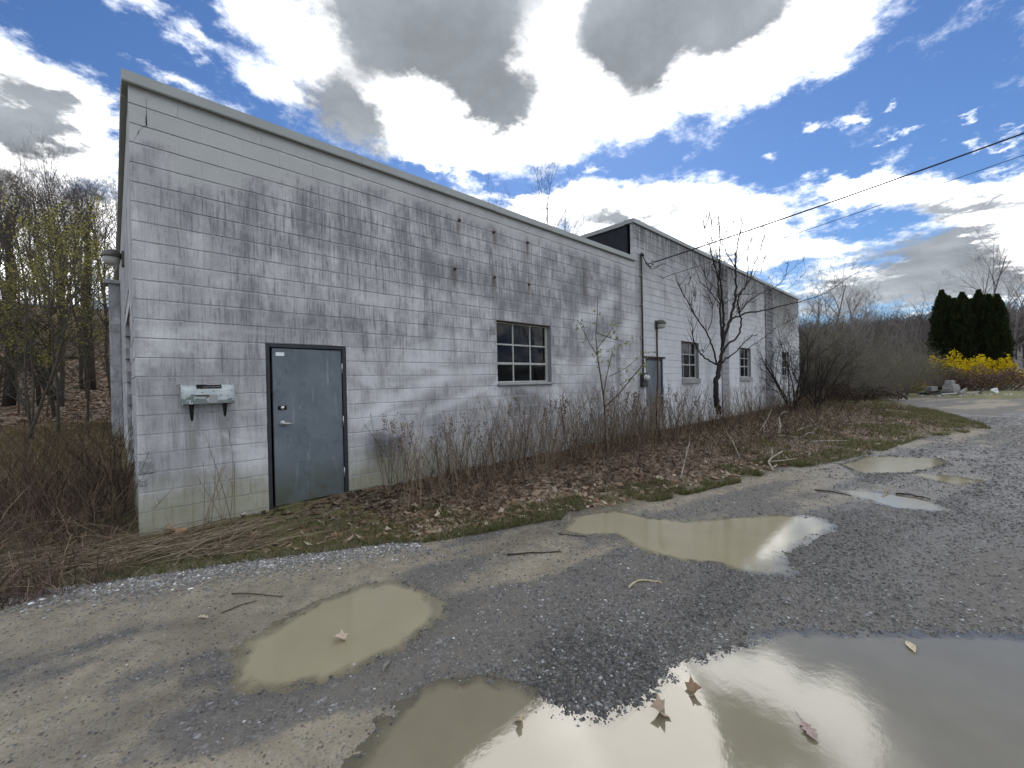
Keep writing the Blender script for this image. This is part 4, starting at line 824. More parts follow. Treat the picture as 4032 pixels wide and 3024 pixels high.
# undergrowth saplings on the slope
us = tree_proto('woodland_sapling', 'thin bare sapling among the hillside trees', 'sapling', 'saplings under the hillside trees', grow(4.2, .03, .2, 3, 5, .8, .08, .2, .5, trunk_ch=12), tint=(.09, .078, .062))
for i in range(34):
    y = 9 + 34 * rng.random(); x = -.13 * (y + 6) * 1.1 * rng.random() + .1; loc = (x, y, float(gz(x, y)))
    if i: dup(us, loc, rng.uniform(0, 6.28), float(rng.uniform(.6, 1.3)), tilt=tuple(rng.normal(size=2) * .12))
    else: us.location = loc
# trees picked out at the foot of the wood
def lean_trunk(pts, r, label, Yd, tw=True):
    P = np.array([wall_pt(x * .7232, 500 + y * .7232, Yd + i * .0) for i, (x, y) in enumerate(pts)]); b = P[0].copy(); zg = float(gz(b[0], b[1])); P[:, 2] += zg - b[2] - .05
    t = thing('leaning_tree', label, 'tree', tuple(P[0])); mb = MB(); mb.tube(P, np.linspace(r, r * .45, len(P)), 8, (.045, .038, .033)); mb.build('trunk', M['bark'], t, True)
    A = []; B = []; 
    for i in range(60):
        f = rng.uniform(.4, .99) * (len(P) - 1); j = int(f); p = P[j] + (P[min(j + 1, len(P) - 1)] - P[j]) * (f - j); d = rv3(); d[2] = abs(d[2]) * .6 + .2; q = p
        for s in range(4): d = d + rv3() * .3; d /= np.linalg.norm(d); q2 = q + d * .4; A.append(q); B.append(q2); q = q2
    mb = MB(); mb.prisms(A, B, .008, .005, (.06, .05, .042)); mb.build('crown', M['bark'], t)
lean_trunk([(320, 1440), (260, 1360), (215, 1250), (160, 1150), (110, 1050), (60, 930), (20, 800)], .17, 'thick dark tree leaning left at the foot of the wooded slope', 17)
lean_trunk([(215, 1470), (205, 1340), (150, 1230), (90, 1170), (20, 1080), (-30, 1000)], .07, 'crooked thin dark tree in front of the thick leaning one', 16)
lean_trunk([(45, 1440), (55, 1300), (60, 1180), (55, 1000), (60, 800), (50, 600), (40, 420)], .17, 'straight dark trunk at the left edge of the slope', 16.5)
lean_trunk([(490, 1290), (485, 1150), (480, 1000), (470, 800), (475, 600), (470, 350)], .19, 'upright dark trunk nearest the building pier on the slope', 20)
# young tree flushing yellow-green
yg = [(.31, .285, .075), (.25, .245, .065), (.36, .32, .10), (.20, .185, .06)]
yt = tree_proto('budding_tree', 'young tree with sprays of yellow green new leaves left of the building', 'tree', None, grow(7.6, .085, .22, 3, 6, .85, .05, .17, .55, trunk_ch=17), (4600, .052, yg, .10), tint=(.07, .06, .045))
x, y = -1.35, 13.5; yt.location = (x, y, float(gz(x, y)) - .3); yt.scale = (float(top_for(x, y, 690) / HT[yt.name_full]),) * 3
yt2 = dup(yt, (-2.5, 12.0, float(gz(-2.5, 12.0)) - .2), 2.1, float(top_for(-2.5, 12.0, 900) / HT[yt.name_full]), 'smaller yellow green budding tree at the left edge of the photo'); yt3 = dup(yt, (-.7, 17.0, float(gz(-.7, 17.0))), 4.0, float(top_for(-.7, 17., 880) / HT[yt.name_full]), 'budding tree with sparse yellow leaves just left of the block pier')
mb = MB(); p = hit(205, 860); 
rk = thing('boulder', 'dark mossy boulder lying on the leafy slope', 'rock', tuple(hit(150, 773) + np.array([0, 0, 0])))
def rock(mb, c, s, col, n=2, flat_=.7):
    import bmesh; bm = bmesh.new(); bmesh.ops.create_icosphere(bm, subdivisions=n, radius=1); v = np.array([q.co[:] for q in bm.verts]); f = np.array([[q.index for q in fc.verts] for fc in bm.faces]); bm.free()
    k = rng.normal(size=(5, 3)); 
    for q in k: v = v * (1 + .14 * np.sin(v @ q * 2.2 + rng.random() * 6))[:, None]
    v *= np.array(s) * np.array([1, 1, flat_]); mb.add(v + np.array(c), f, col)
mb = MB(); rock(mb, ORG[rk.name_full] + np.array([0, 0, .1]), (.35, .3, .3), (.05, .045, .035), 3); mb.build('stone', M['stone'], rk)

# main tree against the far wall: limbs traced in its own plane and given depth
TB = wall_pt(2450 + 775 / 2.073, 850 + 1500 / 2.073, -.9)
MT = thing('bare_tree', 'dark bare tree with upswept branches in front of the far wall', 'tree', (TB[0], TB[1], float(gz(TB[0], TB[1]))))
LIMB = [(.095, .075, [(790, 1610), (772, 1540), (764, 1480), (762, 1400), (768, 1330), (785, 1280), (795, 1220), (797, 1190)]),
 (.085, .02, [(797, 1200), (812, 1110), (820, 1040), (845, 950), (872, 880), (890, 810), (912, 740), (920, 670), (928, 580), (925, 480), (920, 400), (925, 330), (940, 250), (960, 150), (975, 30), (978, 0)]),
 (.07, .012, [(818, 1060), (825, 970), (820, 900), (825, 800), (818, 700), (808, 600), (795, 500), (790, 400), (800, 300), (795, 180), (790, 60), (785, -20)]),
 (.05, .010, [(815, 1010), (805, 900), (800, 800), (795, 700), (790, 600), (780, 480), (740, 370), (725, 270), (690, 180), (670, 80), (672, 20)]),
 (.04, .008, [(768, 1215), (720, 1185), (660, 1150), (635, 1090), (612, 1030), (605, 940), (610, 880), (618, 830)]), (.014, .006, [(640, 1140), (665, 1110), (672, 1095)]),
 (.045, .008, [(768, 1215), (760, 1130), (740, 1060), (715, 980), (700, 935), (650, 860), (610, 780), (590, 700), (550, 630), (535, 560), (530, 530)]), (.014, .006, [(535, 560), (555, 500)]), (.02, .006, [(700, 935), (725, 860), (728, 780), (715, 700), (690, 670)]), (.016, .006, [(590, 700), (600, 600)]),
 (.045, .008, [(815, 1200), (880, 1150), (960, 1120), (1030, 1080), (1110, 1030), (1200, 980), (1300, 950), (1400, 920), (1460, 890)]), (.02, .006, [(1030, 1080), (1120, 1010), (1200, 930), (1270, 870), (1350, 830)]),
 (.055, .012, [(826, 1110), (870, 1040), (930, 1005), (965, 950), (975, 880), (970, 820), (950, 770), (945, 700), (960, 640), (1030, 560), (1060, 480), (1090, 380), (1130, 280), (1160, 200), (1175, 100), (1180, 40)]),
 (.05, .010, [(880, 850), (960, 800), (1050, 790), (1150, 750), (1250, 720), (1330, 670), (1420, 560), (1470, 490)]), (.035, .008, [(955, 795), (1010, 710), (1090, 650), (1150, 620), (1250, 580), (1310, 500), (1320, 400), (1310, 365)]), (.018, .006, [(1310, 500), (1370, 430), (1410, 355)]),
 (.035, .008, [(925, 655), (1000, 600), (1050, 540), (1130, 470), (1190, 400), (1240, 390), (1300, 310)]), (.02, .006, [(1130, 470), (1150, 320), (1220, 290), (1255, 220), (1268, 140)]),
 (.03, .006, [(1000, 600), (1020, 500), (1010, 400), (990, 300), (1000, 200), (1060, 150), (1080, 60)]), (.016, .005, [(990, 300), (1030, 260), (1090, 230), (1125, 150)]),
 (.028, .006, [(922, 420), (870, 330), (850, 260), (840, 160), (820, 40)]), (.02, .005, [(797, 200), (840, 110), (880, 15)]), (.018, .005, [(782, 490), (700, 430), (660, 370)]), (.025, .006, [(798, 720), (740, 640), (690, 570), (650, 525)]), (.018, .005, [(790, 600), (720, 560), (690, 500), (675, 445)]),
 (.02, .005, [(925, 330), (890, 250), (870, 150), (850, 80)]), (.02, .005, [(725, 280), (740, 120), (735, 5)]), (.02, .006, [(818, 725), (880, 690), (950, 650), (1010, 640), (1110, 640), (1180, 640)]), (.014, .005, [(938, 260), (990, 230), (1000, 150)]), (.014, .005, [(795, 400), (760, 300), (700, 220), (690, 140), (600, 90)]),
 (.016, .005, [(920, 400), (960, 330), (975, 240), (1010, 170)]), (.016, .005, [(1150, 750), (1240, 660), (1320, 600), (1400, 520), (1440, 420)]), (.014, .005, [(800, 800), (770, 740), (750, 640), (720, 600)]), (.012, .004, [(890, 830), (940, 760), (1000, 720), (1060, 690)]), (.02, .006, [(870, 880), (930, 830), (990, 760), (1090, 700), (1160, 690)])]
tk = MB(); crn = MB()
for i, (ra, rb, pts) in enumerate(LIMB):
    n = len(pts); dep = np.cumsum(np.full(n, rng.uniform(-.13, .05) if i > 2 else -.02)); dep -= dep[0]
    # limbs start on the limb they leave: depth grows outwards only
    P = np.array([wall_pt(2450 + x / 2.073, 850 + y / 2.073, -.9) for x, y in pts]); C0 = CP
    if i > 2: P = P + np.outer(np.linspace(0, 1, n) ** 1.5, np.array([0, rng.uniform(-1.1, .55), 0])) * (np.linalg.norm(P[-1] - P[0]) / 4)
    # subdivide smoothly
    t = np.arange(n); tt = np.linspace(0, n - 1, n * 3 - 2); Q = np.stack([np.interp(tt, t, P[:, k]) for k in range(3)], 1); Q[1:-1] = (Q[:-2] + Q[2:] + 2 * Q[1:-1]) / 4; Q[1:-1] += rng.normal(size=(len(Q) - 2, 3)) * .012
    (tk if i == 0 else crn).tube(Q, np.linspace(ra, rb, len(Q)) * (.64 if i else .9), 7, (.032, .028, .026))
    if i > 0:
        for q in range(int(n * 2.6)):
            j = rng.integers(len(Q) // 3, len(Q) - 1); d = (Q[j + 1] - Q[j]); d /= np.linalg.norm(d); d = d + rv3() * .7; d[2] += .3; d /= np.linalg.norm(d); L = rng.uniform(.15, .75); a = Q[j]; m_ = a + d * L * .5; e = m_ + (d + np.array([0, 0, .35])) * L * .5
            crn.prisms([a, m_], [m_, e], [.007, .005], [.005, .003], (.035, .03, .028))
tk.build('trunk', M['bark'], MT, True); crn.build('crown', M['bark'], MT, True)
def dress(root_name, label, cat, polys, conv, Yd, col, leaf=None, scr=1.0, group=None):
    P0 = conv(*polys[0][2][0], Yd); t = thing(root_name, label, cat, (P0[0], P0[1], float(gz(P0[0], P0[1]))), group); st = MB(); lf = MB()
    for i, (ra, rb, pts) in enumerate(polys):
        P = np.array([conv(x, y, Yd) for x, y in pts]); n = len(P)
        if i: P = P + np.outer(np.linspace(0, 1, n), np.array([0, rng.uniform(-.5, .3), 0]))
        if i == 0: P[0, 2] = float(gz(P[0, 0], P[0, 1])) - .05
        st.tube(P, np.linspace(ra, rb, n), 6, col)
        if leaf:
            k = leaf[0]; f = rng.uniform(.3, 1, k) * (n - 1); j = np.minimum(f.astype(int), n - 2); p = P[j] + (P[j + 1] - P[j]) * (f - j)[:, None]
            q = p + rv3(k) * .10; st.prisms(p, q, .003, .002, col)
            for s in range(3): u = rv3(k) * leaf[1]; v = np.cross(u, rv3(k)); v = v / (np.linalg.norm(v, axis=1)[:, None] + 1e-9) * leaf[1] * 1.2; lf.leaves(q + rv3(k) * .03, u * .6, v, np.array(leaf[2]) * (.7 + .6 * rng.random((k, 1))))
    st.build('stem', M['bark'], t, True)
    if leaf: lf.build('foliage', M['leafy'], t)
    return t
c7 = lambda x, y, Y: wall_pt(2300 + x / 1.8433, 800 + y / 1.8433, Y)
dress('sapling', 'slender sapling with fresh green leaves between first window and conduit', 'sapling', [(.022, .005, [(155, 1600), (148, 1480), (140, 1400), (120, 1260), (95, 1100), (85, 960), (95, 820), (97, 685)]), (.016, .004, [(150, 1480), (220, 1390), (300, 1260), (350, 1170), (390, 1115)]), (.012, .004, [(140, 1400), (180, 1260), (240, 1080), (250, 1050)]), (.008, .003, [(95, 1100), (60, 1020), (20, 900), (0, 840)]), (.008, .003, [(88, 940), (160, 1000), (235, 1020)]), (.008, .003, [(90, 1060), (130, 960), (150, 870)]), (.007, .003, [(180, 1260), (230, 1200), (310, 1085)]), (.007, .003, [(90, 1100), (50, 1100), (10, 1130)]), (.007, .003, [(260, 1320), (290, 1260), (275, 1200)])], c7, -.8, (.09, .065, .05), (9, .026, (.26, .33, .09)))

# shrubs right of the tree and along the far side of the yard
gl = [(.085, .10, .035), (.12, .13, .05), (.07, .08, .03)]
shrub = tree_proto('budding_shrub', 'arching many stemmed shrub with tiny green buds against the far end of the wall', 'shrub', None, grow(3.4, .03, .12, 3, 5, .6, .02, .2, .55, trunk_ch=8, multi=8), (900, .022, gl, .06), tint=(.040, .035, .030))
loc = wall_pt(3120, 1560, -1.0); shrub.location = (loc[0], loc[1], float(gz(loc[0], loc[1]))); shrub.scale = (1.15,) * 3
sh2 = dup(shrub, (23.0, -1.6, float(gz(23., -1.6))), 2.3, .9, 'smaller budding shrub left of the big one by the third window')
brush = tree_proto('green_brush', 'x', 'shrub', 'budding brush beyond the building', grow(3.0, .03, .08, 3, 6, .8, .02, .22, .55, trunk_ch=9, multi=9), (1000, .034, [(.16, .185, .07), (.20, .22, .09), (.14, .15, .065), (.18, .16, .10)], .12), tint=(.17, .148, .125))
btree = tree_proto('bare_tree', 'x', 'tree', 'bare trees beyond the far end of the building', grow(8.5, .11, .18, 4, 6, .72, .08, .17, .52, trunk_ch=12), tint=(.20, .18, .165))
LB = 'dense budding thicket shrub with greenish haze of leaves beyond the building'
spots = [(3200, 33, 1.25), (3270, 30, 1.05), (3350, 31, 1.15), (3420, 33, 1.1), (3480, 36, 1.0), (3560, 39, 1.0), (3240, 38, 1.5), (3330, 40, 1.5), (3430, 42, 1.35), (3530, 46, 1.2), (3180, 42, 1.4), (3620, 48, 1.0)]
for i, (px, dist, sc) in enumerate(spots):
    r = ray(px, 1470); r = r / np.hypot(r[0], r[1]); p = CP + r * dist; l = (p[0], p[1], float(gz(p[0], p[1])) - .05)
    if i == 0: brush.location = l; brush.scale = (sc,) * 3; brush['label'] = LB
    else: dup(brush, l, rng.uniform(0, 6.28), sc, LB)
LT = 'pale bare tree rising behind the thicket right of the building'
for i, (px, dist, sc) in enumerate([(3290, 46, 1.10), (3370, 50, 1.08), (3240, 50, 1.0), (3430, 56, .88), (3335, 60, 1.15), (3185, 42, .9), (3520, 60, .80), (3585, 54, .74), (3640, 62, .9), (3690, 70, 1.0)]):
    r = ray(px, 1470); r = r / np.hypot(r[0], r[1]); p = CP + r * dist; l = (p[0], p[1], float(gz(p[0], p[1])) - .1)
    if i == 0: btree.location = l; btree.scale = (sc,) * 3; btree['label'] = LT
    else: dup(btree, l, rng.uniform(0, 6.28), sc, LT)
for px, dist, sc, lab in [(3860, 78, 1.75, 'tall bare tree standing behind the dark evergreens'), (3990, 72, 1.3, 'bare tree right of the dark evergreens'), (4080, 80, 1.2, 'bare tree at the right edge beyond the lawn')]:
    r = ray(px, 1470); r = r / np.hypot(r[0], r[1]); p = CP + r * dist; dup(btree, (p[0], p[1], float(gz(p[0], p[1])) - .1), rng.uniform(0, 6.28), sc, lab)
# treetops showing over the roof
for px, dist, sc, lab in [(2140, 34, 1.42, 'bare tree whose top shows above the low roof'), (2240, 36, 1.22, 'lower bare treetop beside it above the low roof'), ]:
    r = ray(px, 1470); r = r / np.hypot(r[0], r[1]); p = CP + r * dist; dup(forest[2], (p[0], p[1], 0.0), rng.uniform(0, 6.28), sc * .80, lab, 'trees behind the building')
r = ray(2690, 1470); r = r / np.hypot(r[0], r[1]); p = CP + r * 40; dup(yt, (p[0], p[1], 1.2), 1.0, 1.28, 'pale green treetop showing above the taller roof', 'trees behind the building')
# dark columnar evergreens
AG = 'row of dark columnar evergreens'
def evergreen(h, w_):
    t = thing('columnar_evergreen', 'x', 'evergreen', (0, 0, 0), AG); mb = MB(); mb.tube([(0, 0, -.2), (0, 0, h * .9)], [.12, .02], 7, (.06, .045, .035)); mb.build('trunk', M['bark'], t)
    n = 7000; z = h * rng.random(n) ** .9; prof = np.interp(z / h, [0, .08, .35, .7, .9, 1.0], [.75, .95, 1.0, .78, .42, .04]); th = rng.uniform(0, 2 * pi, n); lump = 1 + .16 * np.sin(3 * th + z * 1.9) + .10 * np.sin(7 * th - z * 3.1)
    rr = w_ / 2 * prof * lump * (1 - .5 * rng.random(n) ** 2.2); P = np.stack([rr * np.cos(th), rr * np.sin(th), z], 1); s = rng.uniform(.06, .15, (n, 1)); out = np.stack([np.cos(th), np.sin(th), 1.2 + 0 * th], 1); out += rng.normal(size=(n, 3)) * .35; out /= np.linalg.norm(out, axis=1)[:, None]; sdv = np.cross(out, rv3(n)); sdv /= np.linalg.norm(sdv, axis=1)[:, None]
    c = np.array([(.022, .036, .013), (.030, .042, .014), (.017, .028, .012), (.045, .05, .018)])[rng.integers(0, 4, n)]
    L = MB(); L.leaves(P, sdv * s * .6, out * s * 1.6, c); L.build('crown', M['leafy'], t); kids(t); return t
eg = [evergreen(10.5, 2.1), evergreen(9.6, 1.9), evergreen(10.2, 2.3)]
EL = ['leftmost dark evergreen of the column group, widest', 'second dark evergreen column from the left', 'third evergreen column with a pointed top', 'fourth evergreen column just right of the gap', 'fifth evergreen column, slightly shorter', 'rightmost narrow evergreen column of the group']
for i, (px, dist, q, sc) in enumerate([(3712, 62, 0, 1.02), (3760, 63, 1, 1.02), (3792, 61.5, 2, 1.0), (3858, 62, 0, .98), (3898, 63, 1, 1.02), (3930, 61.5, 1, 1.0), (3738, 64, 2, 1.0), (3878, 64.5, 2, .97), (3825, 64, 1, 1.0)]):
    r = ray(px, 1470); r = r / np.hypot(r[0], r[1]); p = CP + r * dist; l = (p[0], p[1], float(gz(p[0], p[1])) - .45); sc *= .95; lab = EL[i] if i < 6 else 'dark evergreen column in the rear rank of the group'
    if i < 3: eg[q].location = l; eg[q].scale = (sc,) * 3; eg[q]['label'] = lab
    else: dup(eg[q], l, rng.uniform(0, 6.28), sc, lab)
def mound(name, label, cat, px, dist, wx_, wy_, h, n, cols, sz, mat_, stems=(.1, .08, .06), nst=250):
    r = ray(px, 1470); r = r / np.hypot(r[0], r[1]); p = CP + r * dist; c = np.array([p[0], p[1], float(gz(p[0], p[1]))]); t = thing(name, label, cat, tuple(c)); lat = np.array([-r[1], r[0], 0]); fw_ = np.array([r[0], r[1], 0])
    a = rng.uniform(0, 2 * pi, n); q = rng.random(n) ** .5; u = q * np.cos(a); v = q * np.sin(a); top = np.sqrt(np.maximum(0, 1 - q ** 2)) * (1 + .25 * np.sin(u * 7 + v * 5) + .15 * np.sin(u * 17)); z = h * top * (1 - .6 * rng.random(n) ** 1.6) + .08 + .12 * h * (rng.random(n) < .05) * rng.random(n)
    P = c + np.outer(u * wx_ / 2, lat) + np.outer(v * wy_ / 2, fw_); P[:, 2] = gz(P[:, 0], P[:, 1]) + z
    U = rv3(n) * sz; Vv = np.cross(U, rv3(n)); Vv = Vv / (np.linalg.norm(Vv, axis=1)[:, None] + 1e-9) * sz; L = MB(); L.leaves(P, U * .7, Vv * 1.5, np.array(cols)[rng.integers(0, len(cols), n)] * (.8 + .4 * rng.random((n, 1))))
    S_ = MB(); k = rng.integers(0, n, nst); b0 = P[k].copy(); b0[:, 2] = gz(b0[:, 0], b0[:, 1]) - .02; b0 = c + (b0 - c) * np.array([.5, .5, 1]); b0[:, 2] = gz(b0[:, 0], b0[:, 1]) - .02; e = P[k] + np.array([0, 0, .12]); m_ = (b0 + e) / 2 + np.array([0, 0, .15 * h]); S_.prisms(b0, m_, .012, .008, stems); S_.prisms(m_, e, .008, .004, stems)
    S_.build('stems', M['veg'], t); L.build('foliage', M[mat_], t)
YF = [(.62, .46, .012), (.70, .54, .02), (.50, .37, .01)]
mound('forsythia_shrub', 'bright yellow flowering shrub in front of the dark evergreens', 'shrub', 3785, 56, 8.6, 4.0, 2.5, 5600, YF, .075, 'leafy'); mound('forsythia_shrub', 'small yellow flowering clump left of the large yellow shrub', 'shrub', 3690, 52, 2.6, 2.0, 1.5, 900, YF + [(.10, .11, .03)] * 2, .06, 'leafy'); mound('forsythia_shrub', 'low straggling yellow blossoms at the left foot of the thicket', 'shrub', 3575, 45, 2.6, 2, 1.0, 500, YF + [(.2, .19, .08)] * 2, .05, 'leafy')
mound('green_bush', 'dark green bush touching the left end of the yellow shrub', 'shrub', 3650, 52, 5, 3, 1.9, 2600, [(.05, .06, .02), (.08, .085, .03), (.3, .25, .02)], .08, 'leafy')
BR = [(.16, .105, .085), (.13, .085, .07), (.20, .14, .11)]
mound('brown_bramble', 'mound of reddish brown dry brambles right of the concrete stump', 'bramble', 3890, 50.5, 8.5, 3.0, 1.5, 4600, BR, .055, 'dryleaf'); mound('brown_bramble', 'low brown brambles left of the concrete stump', 'bramble', 3655, 50, 6.5, 2.5, .9, 2600, BR, .05, 'dryleaf'); mound('brown_bramble', 'dark brown dead brush at the foot of the thicket', 'bramble', 3330, 33, 5.5, 3, .7, 2600, [(.11, .075, .058), (.085, .06, .048)], .05, 'dryleaf'); mound('dead_brush', 'dark red brown brush heaped at the far corner of the building', 'bramble', 3180, 29, 5.0, 3, 1.0, 3000, [(.06, .035, .028), (.08, .05, .038)], .05, 'dryleaf')
# far wooded ridge at the right
n = 2600; rr_ = rng.uniform(95, 240, n); aa = rng.uniform(R_(-14), R_(24), n); px_ = rr_ * np.cos(aa); py_ = rr_ * np.sin(aa); pz_ = gz(px_, py_); mb = MB(); hgt = rng.uniform(5, 9, n); b0 = np.stack([px_, py_, pz_ - .3], 1); e = b0 + np.stack([rng.normal(size=n) * .4, rng.normal(size=n) * .4, hgt], 1); tc = np.array([.105, .088, .078]) * rng.uniform(.7, 1.2, (n, 1)); mb.prisms(b0, e, .13, .03, tc)
for s in range(11):
    t = rng.uniform(.3, .95, (n, 1)); a = b0 + (e - b0) * t; d = rv3(n); d[:, 2] = np.abs(d[:, 2]) + .3; q = a + d * rng.uniform(1, 2.6, (n, 1)); mb.prisms(a, q, .05, .015, tc)
    d2 = d + rv3(n) * .9; mb.prisms(q - d * .5, q + d2 * 1.0, .03, .012, tc)
tag(mb.build('distant_wood', M['bark'], None), 'grey brown leafless wood covering the far ridge at the right', 'woodland', kind='stuff')

# ------------------------------------------------------------------ dead weeds, leaf litter, grass
STC = [(.070, .048, .038), (.10, .07, .052), (.14, .105, .075), (.056, .040, .034)]
def stalk(mb, b, h, lean, r, col, side=6, seed=True, bend=.12):
    n = 5; d = np.array([lean[0], lean[1], 1.0]); P = [b]; 
    for i in range(n): d = d + np.array([rng.normal() * bend * .35, rng.normal() * bend * .35, 0]) + np.array([lean[0] * .25, lean[1] * .25, 0]); P.append(P[-1] + d / np.linalg.norm(d) * h / n)
    P = np.array(P); R = np.linspace(r, r * .45, n + 1); mb.prisms(P[:-1], P[1:], R[:-1], R[1:], col)
    if side:
        j = rng.integers(1, n, side); f = rng.random((side, 1)); a = P[j] + (P[j + 1] - P[j]) * f; dd = rv3(side) * .6; dd[:, 2] = np.abs(dd[:, 2]) + .6; L = rng.uniform(.05, .20, (side, 1)) * min(h, 1.2); mb.prisms(a, a + dd * L, r * .45, r * .25, col)
        if seed:
            m = side * 2; p = (a + dd * L)[rng.integers(0, side, m)] + rv3(m) * .02; u = rv3(m) * .010; v = np.cross(u, rv3(m)); v = v / (np.linalg.norm(v, axis=1)[:, None] + 1e-9) * .016; mb.leaves(p, u, v, np.array(col) * 1.3)
protos = []
GW = 'dead weed stalks along the foot of the wall'
for q in range(10):
    mb = MB(); h = rng.uniform(.75, 1.35); stalk(mb, np.zeros(3), h, rng.normal(size=2) * .12, rng.uniform(.004, .0065), (STC[:3] + [(.24, .18, .12), (.19, .14, .095)])[q % 5], rng.integers(4, 12) if q not in (1, 4, 7) else 2, q not in (1, 4, 7, 8)); 
    if q % 3 == 0:     # plume seed head
        m = 26; z = h * rng.uniform(.8, 1.05, m); p = np.stack([rng.normal(size=m) * .018, rng.normal(size=m) * .018, z], 1) + np.array([0, 0, 0]); top = mb.V[0][-1] if False else None
        mb.leaves(p, rv3(m) * .012, rv3(m) * .02, (.17, .12, .085))
    o = mb.build('dead_weed', M['veg'], None, org=(0, 0, 0)); tag(o, 'thin brown dead weed stalk standing in the strip along the white wall', 'weed', GW); protos.append(o)
k = 0
def wx():
    u = rng.random(); return 2.7 + 9.5 * u if rng.random() < .75 else 2.7 + 23 * rng.random()
for i in range(250):
    x = wx() if i > 8 else rng.uniform(.35, 1.15); dens = fbm(x, 0., .9, 3, 61)
    y = -rng.uniform(.08, 1.1 + .35 * (x > 5)) if i > 8 else -rng.uniform(.12, .5); o = protos[i] if i < 10 else protos[i % 10].copy()
    if i < 10 and i not in (1, 4, 7, 8): x = wx(); y = -rng.uniform(.1, 1.1)
    if 10 <= i < 16: x = rng.uniform(.4, 1.15); y = -rng.uniform(.12, .4); o = protos[(1, 4, 7)[i % 3]].copy()
    if i >= 10: COL.objects.link(o)
    o.location = (x, y, float(ground(x, y)) - .02); o.rotation_euler = (rng.normal() * .07, rng.normal() * .07, rng.uniform(0, 6.28)); s = rng.uniform(.55, 1.05) if x < 4.2 else rng.uniform(.65, 1.18); o.scale = (s if x < 8 else s * 1.15,) * 2 + (s,)
wd = MB()
for i in range(1050):                              # the thicket behind and beyond them
    x = rng.uniform(4.5, 27.4) if i % 2 else rng.uniform(2.6, 10); y = -rng.uniform(.1, 1.4); h = rng.uniform(.35, 1.5) * (.75 if x < 4 else 1); stalk(wd, np.array([x, y, float(gz(x, y)) - .02]), h, rng.normal(size=2) * .16, .0034 + .0002 * x, (STC + [(.26, .20, .135), (.22, .165, .115), (.19, .14, .10), (.24, .18, .12)])[rng.integers(0, 8)], 5, False)
tag(wd.build('weed_thicket', M['veg'], None), 'thicket of brown dead weeds in front of the white wall', 'weeds', kind='stuff')
bm_ = MB()                                         # low reddish bramble and trash stems in front
for i in range(4200):
    x = 3.2 + 24 * rng.random() ** 1.25; f = rng.random(); y = -.2 + (yv(x) + .45) * f * .92; 
    if fbm(x, y, .8, 3, 77) < .36 + .12 * f: continue
    h = rng.uniform(.10, .55) * (1.1 - .45 * f); stalk(bm_, np.array([x, y, float(gz(x, y)) - .02]), h, rng.normal(size=2) * .55, .0028 + .0003 * x, np.array([(.082, .056, .042), (.064, .046, .037), (.17, .125, .085)][rng.integers(0, 3)]), 4, False, .3)
tag(bm_.build('bramble_stems', M['veg'], None), 'low reddish brown stems and brambles between wall and lane', 'brambles', kind='stuff')
lw = MB()                                          # field of dead stalks left of the building
for i in range(3600):
    y = -1.0 + 11 * rng.random() ** 1.5; x = .12 - (1.0 + (y + 1.3) * .30) * rng.random() ** .8 - .04 * (y < .1)
    if y < -.3 and x > -.3 and rng.random() < .7: continue
    if y > 2.6 and rng.random() < .72: continue
    h = rng.uniform(.2, .85) * (1 if y > .2 else .45) * (.95 if y < 3 else .55); stalk(lw, np.array([x, y, float(gz(x, y)) - .02]), h, rng.normal(size=2) * (.30 if y > 1 else .6), .0036, np.array(STC[rng.integers(0, 4)]) * (1.15 if rng.random() < .65 else 2.6) if y < 2.6 else np.array((.21, .165, .105)) * rng.uniform(.6, 1.2), 6, False, .34)
for i in range(210):                               # taller reddish brush right at the building corner
    y = .15 + 2.6 * rng.random(); x = .10 - (.55 + .28 * y) * rng.random() ** 1.3; stalk(lw, np.array([x, y, float(gz(x, y)) - .02]), rng.uniform(.7, 1.3), rng.normal(size=2) * .22, .0042, np.array([(.08, .056, .043), (.06, .042, .034), (.15, .11, .075)][rng.integers(0, 3)]), 6, False, .25)
for i in range(650):                               # bent-over straw laid toward the lane
    x = rng.uniform(-1.6, .9) ; y = yv(x) + .1 + rng.random() * .75; a = rng.normal() * .75 + .1; L = rng.uniform(.25, .9); b = np.array([x, y, float(ground(x, y)) + rng.uniform(.005, .05)]); e = b + L * np.array([cos(a), sin(a) * .6, rng.uniform(-.02, .12)]); e[2] = max(e[2], float(ground(e[0], e[1])) + .005); m_ = (b + e) / 2 + np.array([0, 0, rng.uniform(0, .05)])
    if e[1] > -.02 and e[0] > .1: continue
    lw.prisms([b, m_], [m_, e], [.0035, .003], [.003, .0015], np.array([(.19, .15, .10), (.12, .09, .062), (.27, .225, .155)][rng.integers(0, 3)]) * rng.uniform(.8, 1.2))
tag(lw.build('weed_field', M['veg'], None), 'field of brown dead weeds and flattened straw left of the building', 'weeds', kind='stuff')
# long arching canes at the corner
for i, (x, y, hx, hz) in enumerate([(-.25, -.25, .75, .42), (-.35, -.1, .9, .55), (-.55, .1, .85, .62), (-.7, -.1, -.6, .5), (.1, -.35, .55, .35), (-.3, -.45, .8, .30)]):
    b = np.array([x - .35, y + .3, float(gz(x, y))]); t = np.linspace(0, 1, 8)[:, None]; P = b + t * np.array([hx, -.55, 0]) + np.array([0, 0, 1.0]) * (hz * 4 * t * (1 - t * .95)) * .5; mb = MB(); mb.tube(P, np.linspace(.005, .002, 8), 5, (.17, .12, .075)); tag(mb.build('dead_cane', M['veg'], None), 'long pale dead cane arching over at the left building corner', 'cane', 'dead canes at the building corner')
